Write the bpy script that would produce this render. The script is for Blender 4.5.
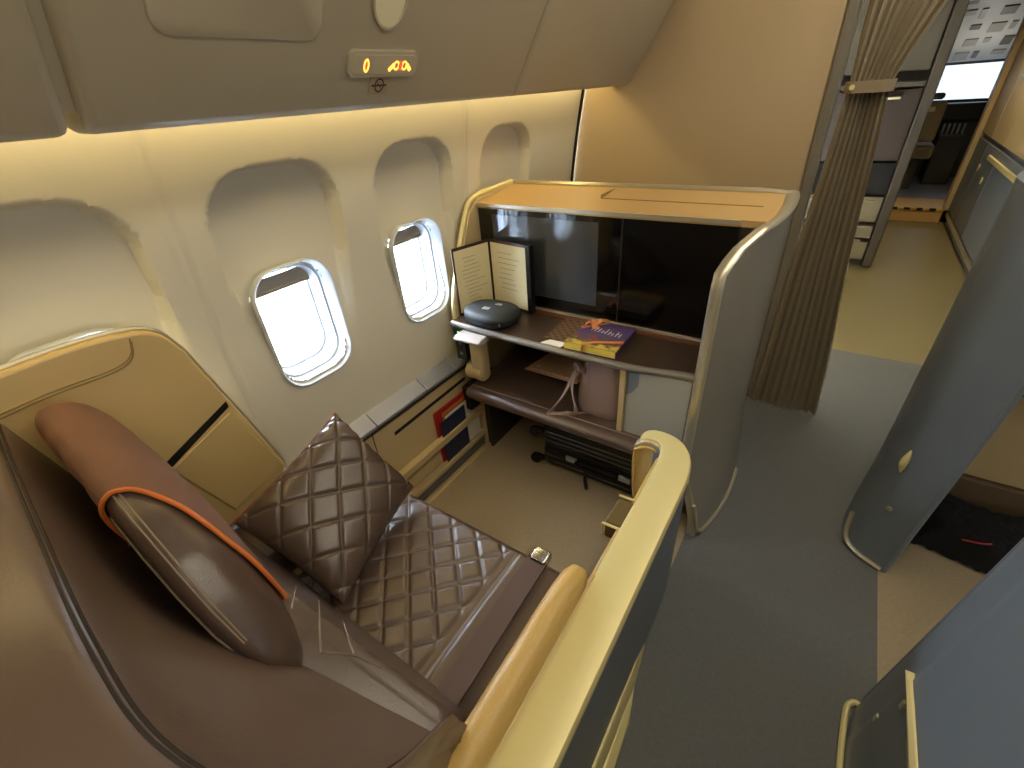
import bpy, bmesh, math, random
from mathutils import Vector, Matrix
random.seed(7)
for o in list(bpy.data.objects): bpy.data.objects.remove(o)
SC = bpy.context.scene
COL = SC.collection
# ------------------------------------------------------------------ camera
CAM = (1.35, 0.0, 1.57); F = 447.87
R = ((0.82957499, 0.5539986, -0.06993492), (0.25384973, -0.48571283, -0.83644687), (-0.49735868, 0.67614244, -0.54356761))
cd = bpy.data.cameras.new('camera'); cam = bpy.data.objects.new('camera', cd); COL.objects.link(cam)
cd.sensor_width = 36; cd.lens = F / 1024 * 36; cd.clip_start = .01; cd.clip_end = 400
rx, ry, rz = Vector(R[0]).normalized(), -Vector(R[1]).normalized(), -Vector(R[2]).normalized()
cam.matrix_world = Matrix(((rx[0], ry[0], rz[0], CAM[0]), (rx[1], ry[1], rz[1], CAM[1]), (rx[2], ry[2], rz[2], CAM[2]), (0, 0, 0, 1)))
SC.camera = cam
# ------------------------------------------------------------------ world, exposure, large lights
SC.view_settings.view_transform = 'Standard'; SC.view_settings.look = 'None'
SC.view_settings.gamma = 1; SC.view_settings.exposure = 0.12; SC.view_settings.use_curve_mapping = False
w = bpy.data.worlds.new('sky'); SC.world = w; w.use_nodes = True
wb = w.node_tree.nodes['Background']; wb.inputs[0].default_value = (0.82, 0.91, 1.0, 1); wb.inputs[1].default_value = 50
def area(name, loc, rot, sx, sy, power, col, spread=180):
    l = bpy.data.lights.new(name, 'AREA'); l.shape = 'RECTANGLE'; l.size = sx; l.size_y = sy; l.energy = power; l.color = col
    l.spread = math.radians(spread)
    o = bpy.data.objects.new(name, l); COL.objects.link(o); o.location = loc; o.rotation_euler = [math.radians(a) for a in rot]; return o
WARM = (1.0, 0.90, 0.70)
area('aisle_ceiling_light', (1.5, 0.9, 2.24), (0, 0, 0), .35, 3.2, 19, WARM)
area('galley_ceiling_light', (2.12, 5.9, 2.2), (0, 0, 0), .3, .6, 8, (1.0, 0.80, 0.40), 130)
area('crossing_ceiling_light', (2.0, 3.6, 2.24), (0, 0, 0), .3, .5, 2.5, (1.0, 0.80, 0.45), 90)
area('bulkhead_downlight', (.62, 2.36, 2.2), (18, 0, 0), .25, .12, 3.5, (1.0, 0.84, 0.5))
area('far_window_daylight', (5.2, .6, 1.25), (0, 82, 0), .6, 4.0, 24, (.82, .90, 1.0))
sun = bpy.data.lights.new('sun', 'SUN'); sun.energy = 10; sun.angle = .02; so = bpy.data.objects.new('sun', sun); COL.objects.link(so)
so.rotation_euler = (math.radians(50), 0, math.radians(200))
# ------------------------------------------------------------------ helpers
def lin(h):
    if isinstance(h, str):
        v = [int(h[i:i + 2], 16) / 255 for i in (0, 2, 4)]
    else: v = h
    return tuple((c / 12.92 if c <= .04045 else ((c + .055) / 1.055) ** 2.4) for c in v) + (1,)
def mat(name, col, rough=.5, metal=0, spec=.5, noise=None, bump=0, bscale=200, emit=None, estr=0, var=0, vscale=6, coat=0):
    m = bpy.data.materials.new(name); m.use_nodes = True; n = m.node_tree.nodes; L = m.node_tree.links
    b = n['Principled BSDF']; c = lin(col)
    b.inputs['Base Color'].default_value = c; b.inputs['Roughness'].default_value = rough; b.inputs['Metallic'].default_value = metal
    b.inputs['Specular IOR Level'].default_value = spec; b.inputs['Coat Weight'].default_value = coat
    tc = n.new('ShaderNodeTexCoord')
    if var:
        t = n.new('ShaderNodeTexNoise'); t.inputs['Scale'].default_value = vscale; t.inputs['Detail'].default_value = 4
        L.new(tc.outputs['Object'], t.inputs['Vector'])
        mx = n.new('ShaderNodeMix'); mx.data_type = 'RGBA'
        mx.inputs['A'].default_value = tuple(x * (1 - var) for x in c[:3]) + (1,); mx.inputs['B'].default_value = tuple(min(1, x * (1 + var)) for x in c[:3]) + (1,)
        L.new(t.outputs['Fac'], mx.inputs['Factor']); L.new(mx.outputs['Result'], b.inputs['Base Color'])
    if bump:
        t = n.new('ShaderNodeTexNoise'); t.inputs['Scale'].default_value = bscale; t.inputs['Detail'].default_value = 3
        L.new(tc.outputs['Object'], t.inputs['Vector'])
        bp = n.new('ShaderNodeBump'); bp.inputs['Strength'].default_value = bump; bp.inputs['Distance'].default_value = .004
        L.new(t.outputs['Fac'], bp.inputs['Height']); L.new(bp.outputs['Normal'], b.inputs['Normal'])
    if emit: b.inputs['Emission Color'].default_value = lin(emit); b.inputs['Emission Strength'].default_value = estr
    return m
M = dict(
    wall=mat('cream_sidewall_plastic', 'd9d2bf', .5),
    bin=mat('cream_bin_plastic', 'b3a68c', .45),
    bulk=mat('tan_bulkhead_laminate', 'c2ab86', .5, var=.02, vscale=3),
    white=mat('white_window_plastic', 'cdd2d8', .35),
    carpet=mat('beige_carpet', 'a8967a', .95, spec=.1, var=.18, vscale=90, bump=.7, bscale=350),
    carpet_grey=mat('grey_aisle_carpet', '6b6b69', .95, spec=.1, var=.15, vscale=90, bump=.7, bscale=350),
    vinyl=mat('galley_vinyl', '786b48', .42, var=.06, vscale=30),
    leather=mat('dark_brown_leather', '55443b', .32, spec=.8, bump=.12, bscale=260, var=.06),
    leather_shell=mat('olive_brown_leather', '67554a', .30, bump=.08, bscale=200, var=.05),
    tanlea=mat('tan_leather', 'c4a25e', .36, bump=.2, bscale=260),
    beige=mat('beige_shell_lining', 'c9ad74', .38, bump=.1, bscale=300),
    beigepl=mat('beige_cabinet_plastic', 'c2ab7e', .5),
    gold=mat('champagne_paint', 'dccd92', .38, metal=.15),
    silver=mat('champagne_metal', 'cfc6ae', .3, metal=.7),
    chrome=mat('brushed_steel', 'c4c7cc', .22, metal=1),
    alu=mat('anodised_ledge_metal', 'b2b6c6', .3, metal=.5),
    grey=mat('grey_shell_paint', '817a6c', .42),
    greyd=mat('slate_shell_paint', '70777f', .4),
    door=mat('pale_grey_door', 'a9a79c', .45),
    glass=mat('black_glass', '050506', .06, spec=.6, coat=.3),
    black=mat('black_plastic', '0b0b0d', .3),
    black_m=mat('matt_black', '0c0b0a', .8),
    shelf=mat('dark_walnut_shelf', '3f3128', .32, var=.15, vscale=12),
    shelfedge=mat('shelf_edge_metal', '85807a', .35, metal=.5),
    topw=mat('tan_console_top', 'c8a36a', .45),
    cover=mat('rust_headrest_cloth', '7d5c4b', .85, spec=.2, bump=.3, bscale=500),
    orange=mat('orange_piping', 'd4702c', .6),
    rustpipe=mat('rust_piping', '8a3f30', .6),
    thread=mat('seam_thread', '8d7a66', .7),
    strap=mat('brown_belt_webbing', '5b4842', .8, bump=.3, bscale=900),
    curtain=mat('taupe_curtain_cloth', '9c9079', .9, spec=.1, bump=.25, bscale=700),
    cream=mat('cream_paper', 'e3d6ac', .8),
    ink=mat('grey_ink', 'a09878', .8),
    menu=mat('maroon_folder', '3a1f19', .5),
    case=mat('charcoal_case_fabric', '23272b', .6, bump=.2, bscale=800),
    mark=mat('silver_print', 'c8c8c0', .4),
    bag=mat('mauve_leatherette', '92796f', .5, bump=.15, bscale=300),
    bagdark=mat('taupe_bag_side', '6d5244', .55, bump=.15, bscale=300),
    red=mat('red_cover', 'a5201c', .45), navy=mat('navy_cover', '18233f', .45), white_p=mat('white_paper', 'd8d2c4', .7), orangep=mat('orange_cover', 'b06a34', .5),
    broch=mat('brown_brochure', 'c79a72', .4, var=.15, vscale=30),
    yellow=mat('yellow_page_edge', 'd9c055', .7),
    lav=mat('greyish_mauve_plastic', 'b3a8a6', .5),
    led=mat('green_led', '60e060', .4, emit='60ff70', estr=2),
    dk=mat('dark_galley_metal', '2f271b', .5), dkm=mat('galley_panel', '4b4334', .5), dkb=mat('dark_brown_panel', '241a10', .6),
    dkp=mat('dark_post_laminate', '40382b', .5),
    lit=mat('pale_cockpit_panel', 'a5a39b', .5),
    fur=mat('black_tufted_cloth', '0c0b0a', .95, bump=1, bscale=120, var=.6, vscale=60),
    rib=mat('ribbed_knit_cloth', '8a7a50', .9, bump=.5, bscale=300),
    apron=mat('pale_concrete_apron', '8f9294', .9, var=.35, vscale=.25),
    apronline=mat('orange_line_paint', 'e0763c', .7), terminal=mat('terminal_cladding', '8a95a2', .6),
    shade=mat('window_blind', '8a7a62', .7),
)
def glassmat():
    m = bpy.data.materials.new('clear_window_pane'); m.use_nodes = True; n = m.node_tree.nodes; L = m.node_tree.links
    n.clear(); out = n.new('ShaderNodeOutputMaterial'); t = n.new('ShaderNodeBsdfTransparent'); t.inputs[0].default_value = (.93, .96, .98, 1)
    g = n.new('ShaderNodeBsdfGlossy'); g.inputs['Roughness'].default_value = .03
    mx = n.new('ShaderNodeMixShader'); mx.inputs[0].default_value = .06
    L.new(t.outputs[0], mx.inputs[1]); L.new(g.outputs[0], mx.inputs[2]); L.new(mx.outputs[0], out.inputs[0]); return m
M['pane'] = glassmat()
def dimmed_pane():  # darkened copy added to cut the sky light flooding the galley
    m = M['pane'].copy(); m.name = 'daylight_dimming_pane'
    for n in m.node_tree.nodes:
        if n.type == 'BSDF_TRANSPARENT': n.inputs[0].default_value = (.16, .17, .18, 1)
    return m
def emis(name, col, s):
    return mat(name, col, .5, emit=col, estr=s)
M['cove'] = emis('cove_tube', 'ffe9a8', 17)
M['sign'] = emis('sign_amber', 'ffb040', 3); M['signred'] = emis('sign_red', 'ff3020', 3)

def ray(p):
    d = Vector((p[0] - 512, p[1] - 384, F)); return Vector([sum(R[k][i] * d[k] for k in range(3)) for i in range(3)])
def at(x, y, ax, v):                # the point of the plane ax = v seen at a place of the photograph
    i = 'xyz'.index(ax); d = ray((x, y)); return Vector(CAM) + d * ((v - CAM[i]) / d[i])
OFF = {}
def obj(name, bm, m, parent=None, smooth=True, bevel=0, segs=3, sub=0, angle=35):
    off = Vector((0, 0, 0))
    if parent is not None: off = OFF[parent.name]
    bmesh.ops.recalc_face_normals(bm, faces=bm.faces)
    me = bpy.data.meshes.new(name)
    if off.length: bmesh.ops.translate(bm, verts=bm.verts, vec=-off)
    bm.to_mesh(me); bm.free()
    ms = m if isinstance(m, list) else [m]
    for k in ms: me.materials.append(M[k] if isinstance(k, str) else k)
    o = bpy.data.objects.new(name, me); COL.objects.link(o)
    OFF[o.name] = off
    if parent is not None: o.parent = parent
    if bevel:
        b = o.modifiers.new('bevel', 'BEVEL'); b.width = bevel; b.segments = segs; b.limit_method = 'ANGLE'; b.angle_limit = math.radians(30); b.harden_normals = False
    if sub:
        s = o.modifiers.new('sub', 'SUBSURF'); s.levels = sub; s.render_levels = sub
    if smooth:
        for p in me.polygons: p.use_smooth = True
        try: me.set_sharp_from_angle(angle=math.radians(angle))
        except Exception: pass
    return o
def thing(name, label, cat, loc=(0, 0, 0), group=None):
    o = bpy.data.objects.new(name, None); COL.objects.link(o); o.location = loc; o.empty_display_size = .05
    OFF[o.name] = Vector(loc); o['label'] = label; o['category'] = cat
    if group: o['group'] = group
    return o
def tag(o, label, cat, group=None):
    o['label'] = label; o['category'] = cat
    if group: o['group'] = group
    return o
def struct(name, bm, m, **k):
    o = obj(name, bm, m, **k); o['kind'] = 'structure'; return o
def B(): return bmesh.new()
def box(bm, x0, y0, z0, x1, y1, z1):
    v = [bm.verts.new(c) for c in ((x0, y0, z0), (x1, y0, z0), (x1, y1, z0), (x0, y1, z0), (x0, y0, z1), (x1, y0, z1), (x1, y1, z1), (x0, y1, z1))]
    for f in ((0, 3, 2, 1), (4, 5, 6, 7), (0, 1, 5, 4), (1, 2, 6, 5), (2, 3, 7, 6), (3, 0, 4, 7)): bm.faces.new([v[i] for i in f])
    return bm
def bx(*a): return box(B(), *a)
def prism(bm, pts, vec):            # polygon (3-D points) extruded along vec
    vec = Vector(vec); a = [bm.verts.new(Vector(p)) for p in pts]; b = [bm.verts.new(Vector(p) + vec) for p in pts]
    n = len(pts); bm.faces.new(a[::-1]); bm.faces.new(b)
    for i in range(n): bm.faces.new((a[i], a[(i + 1) % n], b[(i + 1) % n], b[i]))
    return bm
def loft(bm, rings, cap=True, closed=True, mi=0):
    vs = [[bm.verts.new(Vector(p)) for p in r] for r in rings]; n = len(rings[0])
    for a, b in zip(vs, vs[1:]):
        for i in range(n if closed else n - 1):
            f = bm.faces.new((a[i], a[(i + 1) % n], b[(i + 1) % n], b[i])); f.material_index = mi
    if cap and closed: bm.faces.new(vs[0][::-1]); bm.faces.new(vs[-1])
    return vs
def tube(bm, pts, r, n=8, caps=True):
    pts = [Vector(p) for p in pts]; rings = []; up = Vector((.13, .21, 1)).normalized(); prev = None
    for i, p in enumerate(pts):
        t = (pts[min(i + 1, len(pts) - 1)] - pts[max(i - 1, 0)]).normalized()
        a = (prev - t * prev.dot(t)) if prev is not None else t.cross(up)
        if a.length < 1e-5: a = t.orthogonal()
        a.normalize(); prev = a; b = t.cross(a); rr = r[i] if isinstance(r, (list, tuple)) else r
        rings.append([p + (a * math.cos(2 * math.pi * k / n) + b * math.sin(2 * math.pi * k / n)) * rr for k in range(n)])
    loft(bm, rings, cap=caps); return bm
def grid(bm, fn, nu, nv, thick=None, mi=0):   # fn(u,v)->point
    vs = [[bm.verts.new(fn(i / nu, j / nv)) for j in range(nv + 1)] for i in range(nu + 1)]
    for i in range(nu):
        for j in range(nv):
            f = bm.faces.new((vs[i][j], vs[i + 1][j], vs[i + 1][j + 1], vs[i][j + 1])); f.material_index = mi
    return vs
def rr(hw, hh, r, n=6):             # rounded rectangle, list of (a,b)
    out = []; r = min(r, hw * .999, hh * .999)
    for cx, cy, a0 in ((hw - r, hh - r, 0), (-hw + r, hh - r, 90), (-hw + r, -hh + r, 180), (hw - r, -hh + r, 270)):
        for k in range(n + 1):
            a = math.radians(a0 + 90 * k / n); out.append((cx + r * math.cos(a), cy + r * math.sin(a)))
    return out
def cr(pts, n=8):                   # Catmull-Rom through points
    pts = [Vector(p) for p in pts]; P = [pts[0] * 2 - pts[1]] + pts + [pts[-1] * 2 - pts[-2]]; out = []
    for i in range(1, len(P) - 2):
        for k in range(n):
            t = k / n; a, b, c, d = P[i - 1:i + 3]
            out.append(.5 * ((2 * b) + (c - a) * t + (2 * a - 5 * b + 4 * c - d) * t * t + (3 * b - a - 3 * c + d) * t ** 3))
    return out + [pts[-1]]
def sm(a, b, x):
    t = max(0, min(1, (x - a) / (b - a))); return t * t * (3 - 2 * t)
def quilt(p, q, cell, w=.008):      # 0 on the stitching lines, 1 inside the cells
    a = ((p + q) / cell) % 1; b = ((p - q) / cell) % 1
    d = min(min(a, 1 - a), min(b, 1 - b)) * cell
    return 1 - math.exp(-(d / w) ** 1.3)
# ================================================================== THE CABIN SHELL
WC = (.155, .695, 1.228)             # window centres along the wall; a fourth niche has no window
def xw(z): return .05 + (.075 * ((z - 1) / .57) ** 1.5 if z > 1 else 0) + (.0 if z > .3 else 0)
def recess(y, z):
    d = 0
    for yc in (-.36, .175, .715, 1.25, 1.825):
        hw = .197 - .01 * sm(1.3, .8, z)
        u = abs(y - yc); zt = 1.462
        # distance inside a niche with round top corners
        cz = zt - .14; cu = hw - .14
        if z > cz and u > cu: ins = .14 - math.hypot(u - cu, z - cz)
        else: ins = min(hw - u, zt - z)
        dep = .056 * sm(.72, 1.36, z)
        if ins > 0: d = max(d, dep * sm(0, .009 + .05 * sm(1.25, .9, z), ins))
    return d
def wallx(y, z):
    x = xw(z) - recess(y, z)
    for ys in (-.62, .445, 1.535):
        x -= .006 * math.exp(-((y - ys) / .006) ** 2)
        x += .002 * math.exp(-((y - ys + .014) / .008) ** 2)
    return x
bm = B(); dy = .0085; ny = int(3.6 / dy); nz = 230
zs = [0.0, .15, .3, .45] + [.5 + 1.3 * i / nz for i in range(nz + 1)]
rows = [[bm.verts.new((wallx(-1.1 + j * dy, z), -1.1 + j * dy, z)) for j in range(ny + 1)] for z in zs]
def inhole(y, z):
    for yc in (-.36,) + WC:
        a, b = abs(y - yc), abs(z - 1.0)
        if a < .122 and b < .178:
            if a > .058 and b > .112 and math.hypot(a - .058, b - .112) > .06: continue
            return True
    return False
for i in range(len(zs) - 1):
    for j in range(ny):
        yc = -1.1 + (j + .5) * dy; zc = (zs[i] + zs[i + 1]) / 2
        if inhole(yc, zc): continue
        bm.faces.new((rows[i][j], rows[i][j + 1], rows[i + 1][j + 1], rows[i + 1][j]))
struct('wall_left', bm, 'wall', angle=60)
for k, yc in enumerate((-.36,) + WC):
    f = B(); rings = []
    for x, hw, hh in ((.036, .131, .188), (.058, .132, .189), (.060, .129, .186), (.056, .126, .183), (.02, .121, .176), (.008, .118, .172), (.006, .112, .165), (-.01, .111, .163), (-.03, .108, .159), (-.045, .107, .157), (-.048, .101, .150), (-.075, .099, .147)):
        rings.append([(x, yc + a, 1.0 + b * 1.03) for a, b in rr(hw, hh, hw * .62, 8)])
    loft(f, rings, cap=False)
    wo = struct('window_%d' % (k + 1), f, 'white', angle=50)
    if k == 0: continue
    g = B(); loft(g, [[(x, yc + a, 1.005 + b) for a, b in rr(.102, .151, .060, 8)] for x in (-.066, -.070)]); obj('window_pane', g, 'pane', wo)
    s = B(); prism(s, [(-.03, yc - .103, 1.112), (-.03, yc + .103, 1.112), (-.03, yc + .103, 1.152), (-.03, yc - .103, 1.152)], (-.004, 0, 0)); box(s, -.036, yc - .103, 1.104, -.026, yc + .103, 1.113)
    obj('window_blind', s, 'shade', wo)
    sk = B(); loft(sk, [[(x, yc + a, 1.005 + b) for a, b in rr(hw, hh, .06, 8)] for x, hw, hh in ((-.075, .090, .136), (-.16, .12, .17))], cap=False); obj('outer_skin_frame', sk, 'alu', wo)
struct('floor', prism(B(), [(0.04, -1.1, 0), (1.18, -1.1, 0), (1.18, 2.56, 0), (.04, 2.56, 0)], (0, 0, -.03)), 'carpet')
o = struct('floor_aisle', bx(1.18, -1.1, -.03, 1.822, 3.3, .001), 'carpet_grey')
o = struct('floor_right', bx(1.822, -1.1, -.03, 5.4, 1.95, 0), 'carpet')
o = struct('floor_crossing', bx(1.822, 1.95, -.03, 5.4, 3.3, .001), 'carpet_grey')
o = struct('floor_galley', bx(.04, 3.3, -.03, 5.4, 9.25, .0), 'vinyl')
bm = B(); box(bm, .0, -1.15, 2.28, 5.4, 9.2, 2.32); struct('ceiling', bm, 'wall')
bm = B(); box(bm, -.1, -1.15, -.05, 5.5, -1.1, 2.3); struct('wall_back', bm, 'wall')
bm = B(); box(bm, 5.4, -1.15, -.05, 5.45, 9.3, 2.3); struct('wall_right', bm, 'wall')
bm = B(); box(bm, -.02, 2.5, -.05, .03, 9.25, 2.3); struct('wall_left_forward', bm, 'wall')
bm = B(); box(bm, .02, -1.1, 1.78, .06, 2.56, 2.3); struct('trim_1', bm, 'wall')
# bulkhead in front of the seat
pts = [(wallx(9, z) - .02, 2.5, z) for z in (0, .5, 1.0, 1.2, 1.4, 1.6, 1.78)]
pts = [(.03, 2.5, 0), (1.2, 2.5, 0), (1.2, 2.5, 2.29), (.03, 2.5, 2.29)]
struct('wall_front', prism(B(), pts, (0, .06, 0)), 'bulk', bevel=.012)
struct('trim_2', bx(1.2, 2.485, 0, 1.245, 2.57, 2.29), 'grey', bevel=.012)
bm = B(); tube(bm, [(wallx(2.49, z) + .006, 2.488, z) for z in [.3 + .08 * i for i in range(18)]], .008); struct('trim_3', bm, 'black_m')
# outside: apron, a line on it and a terminal block
o = tag(obj('apron', bx(-220, -150, -5.2, -3, 200, -5), 'apron'), 'pale concrete apron seen outside through the cabin windows', 'ground'); o['kind'] = 'structure'
o = tag(obj('apron_line', prism(B(), [(-9, -1.2, -4.99), (-9.6, -1.1, -4.99), (-12.5, 9, -4.99), (-11.9, 9, -4.99)], (0, 0, .004)), 'apronline'), 'orange painted line on the pale apron outside the windows', 'marking')
t = thing('terminal_building', 'pale blue grey terminal block standing far outside the cabin window', 'building', (-40, 22, -5))
obj('wall', bx(-52, -4, -5, -40, 46, 1.5), 'terminal', t); obj('roof', bx(-53, -5, 1.5, -39, 47, 2.1), 'alu', t)
# overhead bins
BX, BZ = .385, 1.572; DX, DZ = .53, .848
BIN_PROF = [(.24, 1.63), (.255, 1.575), (.30, 1.563), (.365, 1.561), (BX, BZ), (BX + DX * .45, BZ + DZ * .45), (BX + DX * .6, BZ + DZ * .62), (BX + DX * .62, 2.27), (.2, 2.27), (.2, 1.9)]
def binp(px, py):
    d = ray((px, py)); n = Vector((DZ, 0, -DX)); c = Vector(CAM); t = (Vector((BX, 0, BZ)) - c).dot(n) / d.dot(n); p = c + d * t
    return p.y, (p.z - BZ) / DZ
def facept(y, s, h=0): return (BX + DX * s + DZ * h, y, BZ + DZ * s - DX * h)
def bin_obj(y0, y1, label):
    t = thing('overhead_bin', label, 'overhead bin', (.4, y0, 1.56), 'overhead bins along the window wall')
    b = B(); prism(b, [(x, y0, z) for x, z in BIN_PROF], (0, y1 - y0, 0)); obj('bin_shell', b, 'bin', t, bevel=.016, segs=4)
    return t
bin_obj(-1.05, .272, 'cream overhead bin at the top left corner of the photo')
bin_mid = bin_obj(.290, 1.465, 'cream overhead bin carrying the lit amber sign panel')
bin_obj(1.472, 2.475, 'cream overhead bin with a rounded end meeting the tan bulkhead')
obj('gap_filler', prism(B(), [facept(.274, .01, -.022), facept(.274, .60, -.022), facept(.274, .60, -.05), facept(.274, .01, -.05)], (0, .018, 0)), 'bin', bin_mid)
def faceplate(cy, cs, hy, hs, r, h0, h1, skew=0, inset=.0):
    b = B(); loft(b, [[facept(cy + a * k, cs + c * k, h) for a, c in rr(hy, hs, r)] for h, k in ((h0, 1), (h1 - .002, 1), (h1, .985))]); return b
(y0, s0), (y1, s1) = binp(150, 37), binp(320, 38)
st = binp(235, 38)[1]
b = faceplate((y0 + y1) / 2, st + .16, (y1 - y0) / 2, .16, .03, -.001, .004); obj('access_panel', b, 'bin', bin_mid)
(ya, sa), (yb, sb) = binp(346, 63), binp(415, 63); cy, cs = (ya + yb) / 2, (binp(380, 49)[1] + binp(380, 78)[1]) / 2; hs = abs(binp(380, 49)[1] - binp(380, 76)[1]) / 2.1; cs += .003
sp = thing('cabin_sign', 'lit sign panel with amber and red symbols on the overhead bin', 'sign', facept(cy, cs))
obj('sign_frame', faceplate(cy, cs, (yb - ya) / 2, hs, hs * .6, -.001, .008), 'bin', sp)
obj('sign_face', faceplate(cy, cs, (yb - ya) / 2 - .008, hs - .007, hs * .5, .007, .010), 'bin', sp)
def ell(cy, cs, ry, rs, h, n=20): return [facept(cy + ry * math.cos(2 * math.pi * k / n), cs + rs * math.sin(2 * math.pi * k / n), h) for k in range(n)]
def ring(b, cy, cs, ry, rs, t, h, n=20):
    a = ell(cy, cs, ry, rs, h, n); c = ell(cy, cs, ry - t, rs - t, h, n); a = [b.verts.new(p) for p in a]; c = [b.verts.new(p) for p in c]
    for i in range(n): b.faces.new((a[i], a[(i + 1) % n], c[(i + 1) % n], c[i]))
def fbar(b, y0, s0, y1, s1, w, h):
    d = Vector((y1 - y0, s1 - s0)); n = Vector((-d.y, d.x)).normalized() * w / 2
    b.faces.new([b.verts.new(facept(y0 + n.x, s0 + n.y, h)), b.verts.new(facept(y1 + n.x, s1 + n.y, h)), b.verts.new(facept(y1 - n.x, s1 - n.y, h)), b.verts.new(facept(y0 - n.x, s0 - n.y, h))])
y1_, s1_ = binp(363, 63); b = B(); ring(b, y1_, s1_, .0075, .0135, .0035, .0108); obj('seatbelt_number', b, 'sign', sp)
b = B(); b.faces.new([b.verts.new(p) for p in ell(y1_, s1_ + .001, .0028, .006, .0110)]); obj('number_center', b, 'signred', sp)
y2_, s2_ = binp(397, 63); b = B(); ring(b, y2_ - .012, s2_, .009, .010, .0035, .0108); ring(b, y2_ + .013, s2_, .009, .010, .0035, .0108)
fbar(b, y2_ - .034, s2_ - .010, y2_ - .019, s2_ + .003, .008, .0108); fbar(b, y2_ + .034, s2_ - .010, y2_ + .020, s2_ + .003, .008, .0108); obj('seatbelt_symbol', b, 'sign', sp)
b = B(); b.faces.new([b.verts.new(p) for p in ell(y2_, s2_, .006, .009, .0112)]); obj('buckle_symbol', b, 'signred', sp)
yc_, sc_ = binp(378, 84.5)
stk = thing('no_smoking_sticker', 'small sticker with a dark struck ring under the lit sign', 'sticker', facept(yc_, sc_))
obj('sticker_sheet', faceplate(yc_, sc_, .028, .019, .003, .0002, .003), mat('pale_sticker', '9b8d72', .5), stk)
b = B(); ring(b, yc_, sc_, .0145, .0155, .0035, .0036); fbar(b, yc_ - .023, sc_, yc_ + .022, sc_, .004, .0037); fbar(b, yc_ - .007, sc_ + .007, yc_ + .007, sc_ - .007, .002, .0038)
obj('sticker_symbol', b, mat('dark_red_ink', '4a1e14', .6), stk)
yo, so_ = binp(390, -1)
rl = thing('reading_light', 'oval cream reading light recess above the lit sign', 'lamp', facept(yo, so_))
b = B(); loft(b, [ell(yo, so_, .042 * k, .048 * k, h, 28) for k, h in ((1.12, 0), (1.1, .006), (1.0, .006), (.95, .002))], cap=False); obj('light_rim', b, 'bin', rl)
b = B(); b.faces.new([b.verts.new(p) for p in ell(yo, so_, .041, .047, .003, 28)]); obj('light_lens', b, 'cream', rl)
# cove light tube behind the bin lip
cv = thing('cove_light', 'long thin light tube hidden in the gap between bins and sidewall', 'light', (.19, -.9, 1.63))
b = B(); tube(b, [(.185, -1.05, 1.64), (.185, 2.47, 1.64)], .009, 8); obj('tube', b, 'cove', cv)
b = B(); box(b, .12, -1.05, 1.74, .235, 2.475, 1.76); obj('cove_channel', b, 'wall', cv)
# ================================================================== SIDE LEDGE AND POCKET
t = thing('window_ledge', 'brushed metal ledge strip running under the windows ahead of the seat', 'ledge', (.08, .5, .5))
ys = [.12, .62, .80, 1.08, 1.27, 1.40]
for a, c in zip(ys, ys[1:]):
    prof = [(.046, a + .001, .578), (.104, a + .001, .536), (.104, a + .001, .524), (.046, a + .001, .55)]
    obj('ledge_segment', prism(B(), prof, (0, c - a - .003, 0)), 'alu', t, bevel=.002)
b = B(); box(b, .095, .12, .512, .108, 1.40, .5235); obj('ledge_lip', b, 'dk', t)
t = thing('side_locker', 'beige side panel below the window ledge with a slotted magazine rack', 'cabinet', (.08, .6, 0))
b = B(); box(b, .045, .12, 0, .098, 1.44, .512); obj('side_panel', b, 'beigepl', t, bevel=.003)
p, q = at(395, 434, 'x', .1), at(465, 378, 'x', .1); obj('literature_slot', prism(B(), [(.099, p.y, p.z - .008), (.099, q.y, q.z - .008), (.099, q.y, q.z + .008), (.099, p.y, p.z + .008)], (.0015, 0, 0)), 'black_m', t)
b = B(); box(b, .098, .768, .02, .0992, .772, .505); obj('panel_joint', b, 'dk', t)
b = B(); box(b, .10, .78, .225, .135, 1.40, .262); obj('upper_rail', b, 'beigepl', t, bevel=.004)
b = B(); box(b, .10, .78, .085, .135, 1.40, .112); obj('lower_rail', b, 'beigepl', t, bevel=.004)
b = B(); box(b, .10, 1.385, .0, .137, 1.45, .5); obj('rack_post', b, 'beigepl', t, bevel=.005)
b = B(); box(b, .10, .74, .0, .137, .785, .262); obj('rack_post', b, 'beigepl', t, bevel=.005)
b = B(); box(b, .10, .78, .0, .15, 1.44, .018); obj('rack_foot', b, 'beigepl', t, bevel=.004)
b = B(); [box(b, .10, .80, .03 + k * .018, .128, 1.38, .04 + k * .018) for k in range(3)]; obj('foot_grille', b, 'shelfedge', t)
MG = 'magazines in the side rack'
def slab(name, corners, vec, m, label, cat, group=None, bevel=.001):
    return tag(obj(name, prism(B(), corners, vec), m, bevel=bevel), label, cat, group)
slab('magazine', [(.102, 1.09, .06), (.102, 1.36, .06), (.102, 1.37, .40), (.102, 1.085, .40)], (.006, 0, 0), 'red', 'red magazine, rearmost in the side rack', 'magazine', MG)
slab('magazine', [(.110, 1.13, .06), (.110, 1.365, .06), (.110, 1.37, .375), (.110, 1.13, .375)], (.004, 0, 0), 'orangep', 'tan orange magazine between the red and white ones in the rack', 'magazine', MG)
slab('magazine', [(.116, 1.145, .06), (.116, 1.37, .06), (.116, 1.372, .355), (.116, 1.14, .355)], (.003, 0, 0), 'white_p', 'white leaflet standing in the side rack', 'magazine', MG)
slab('magazine', [(.121, 1.10, .06), (.121, 1.27, .06), (.121, 1.27, .345), (.121, 1.10, .345)], (.003, 0, 0), 'navy', 'navy booklet at the front of the side rack', 'magazine', MG)
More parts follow.
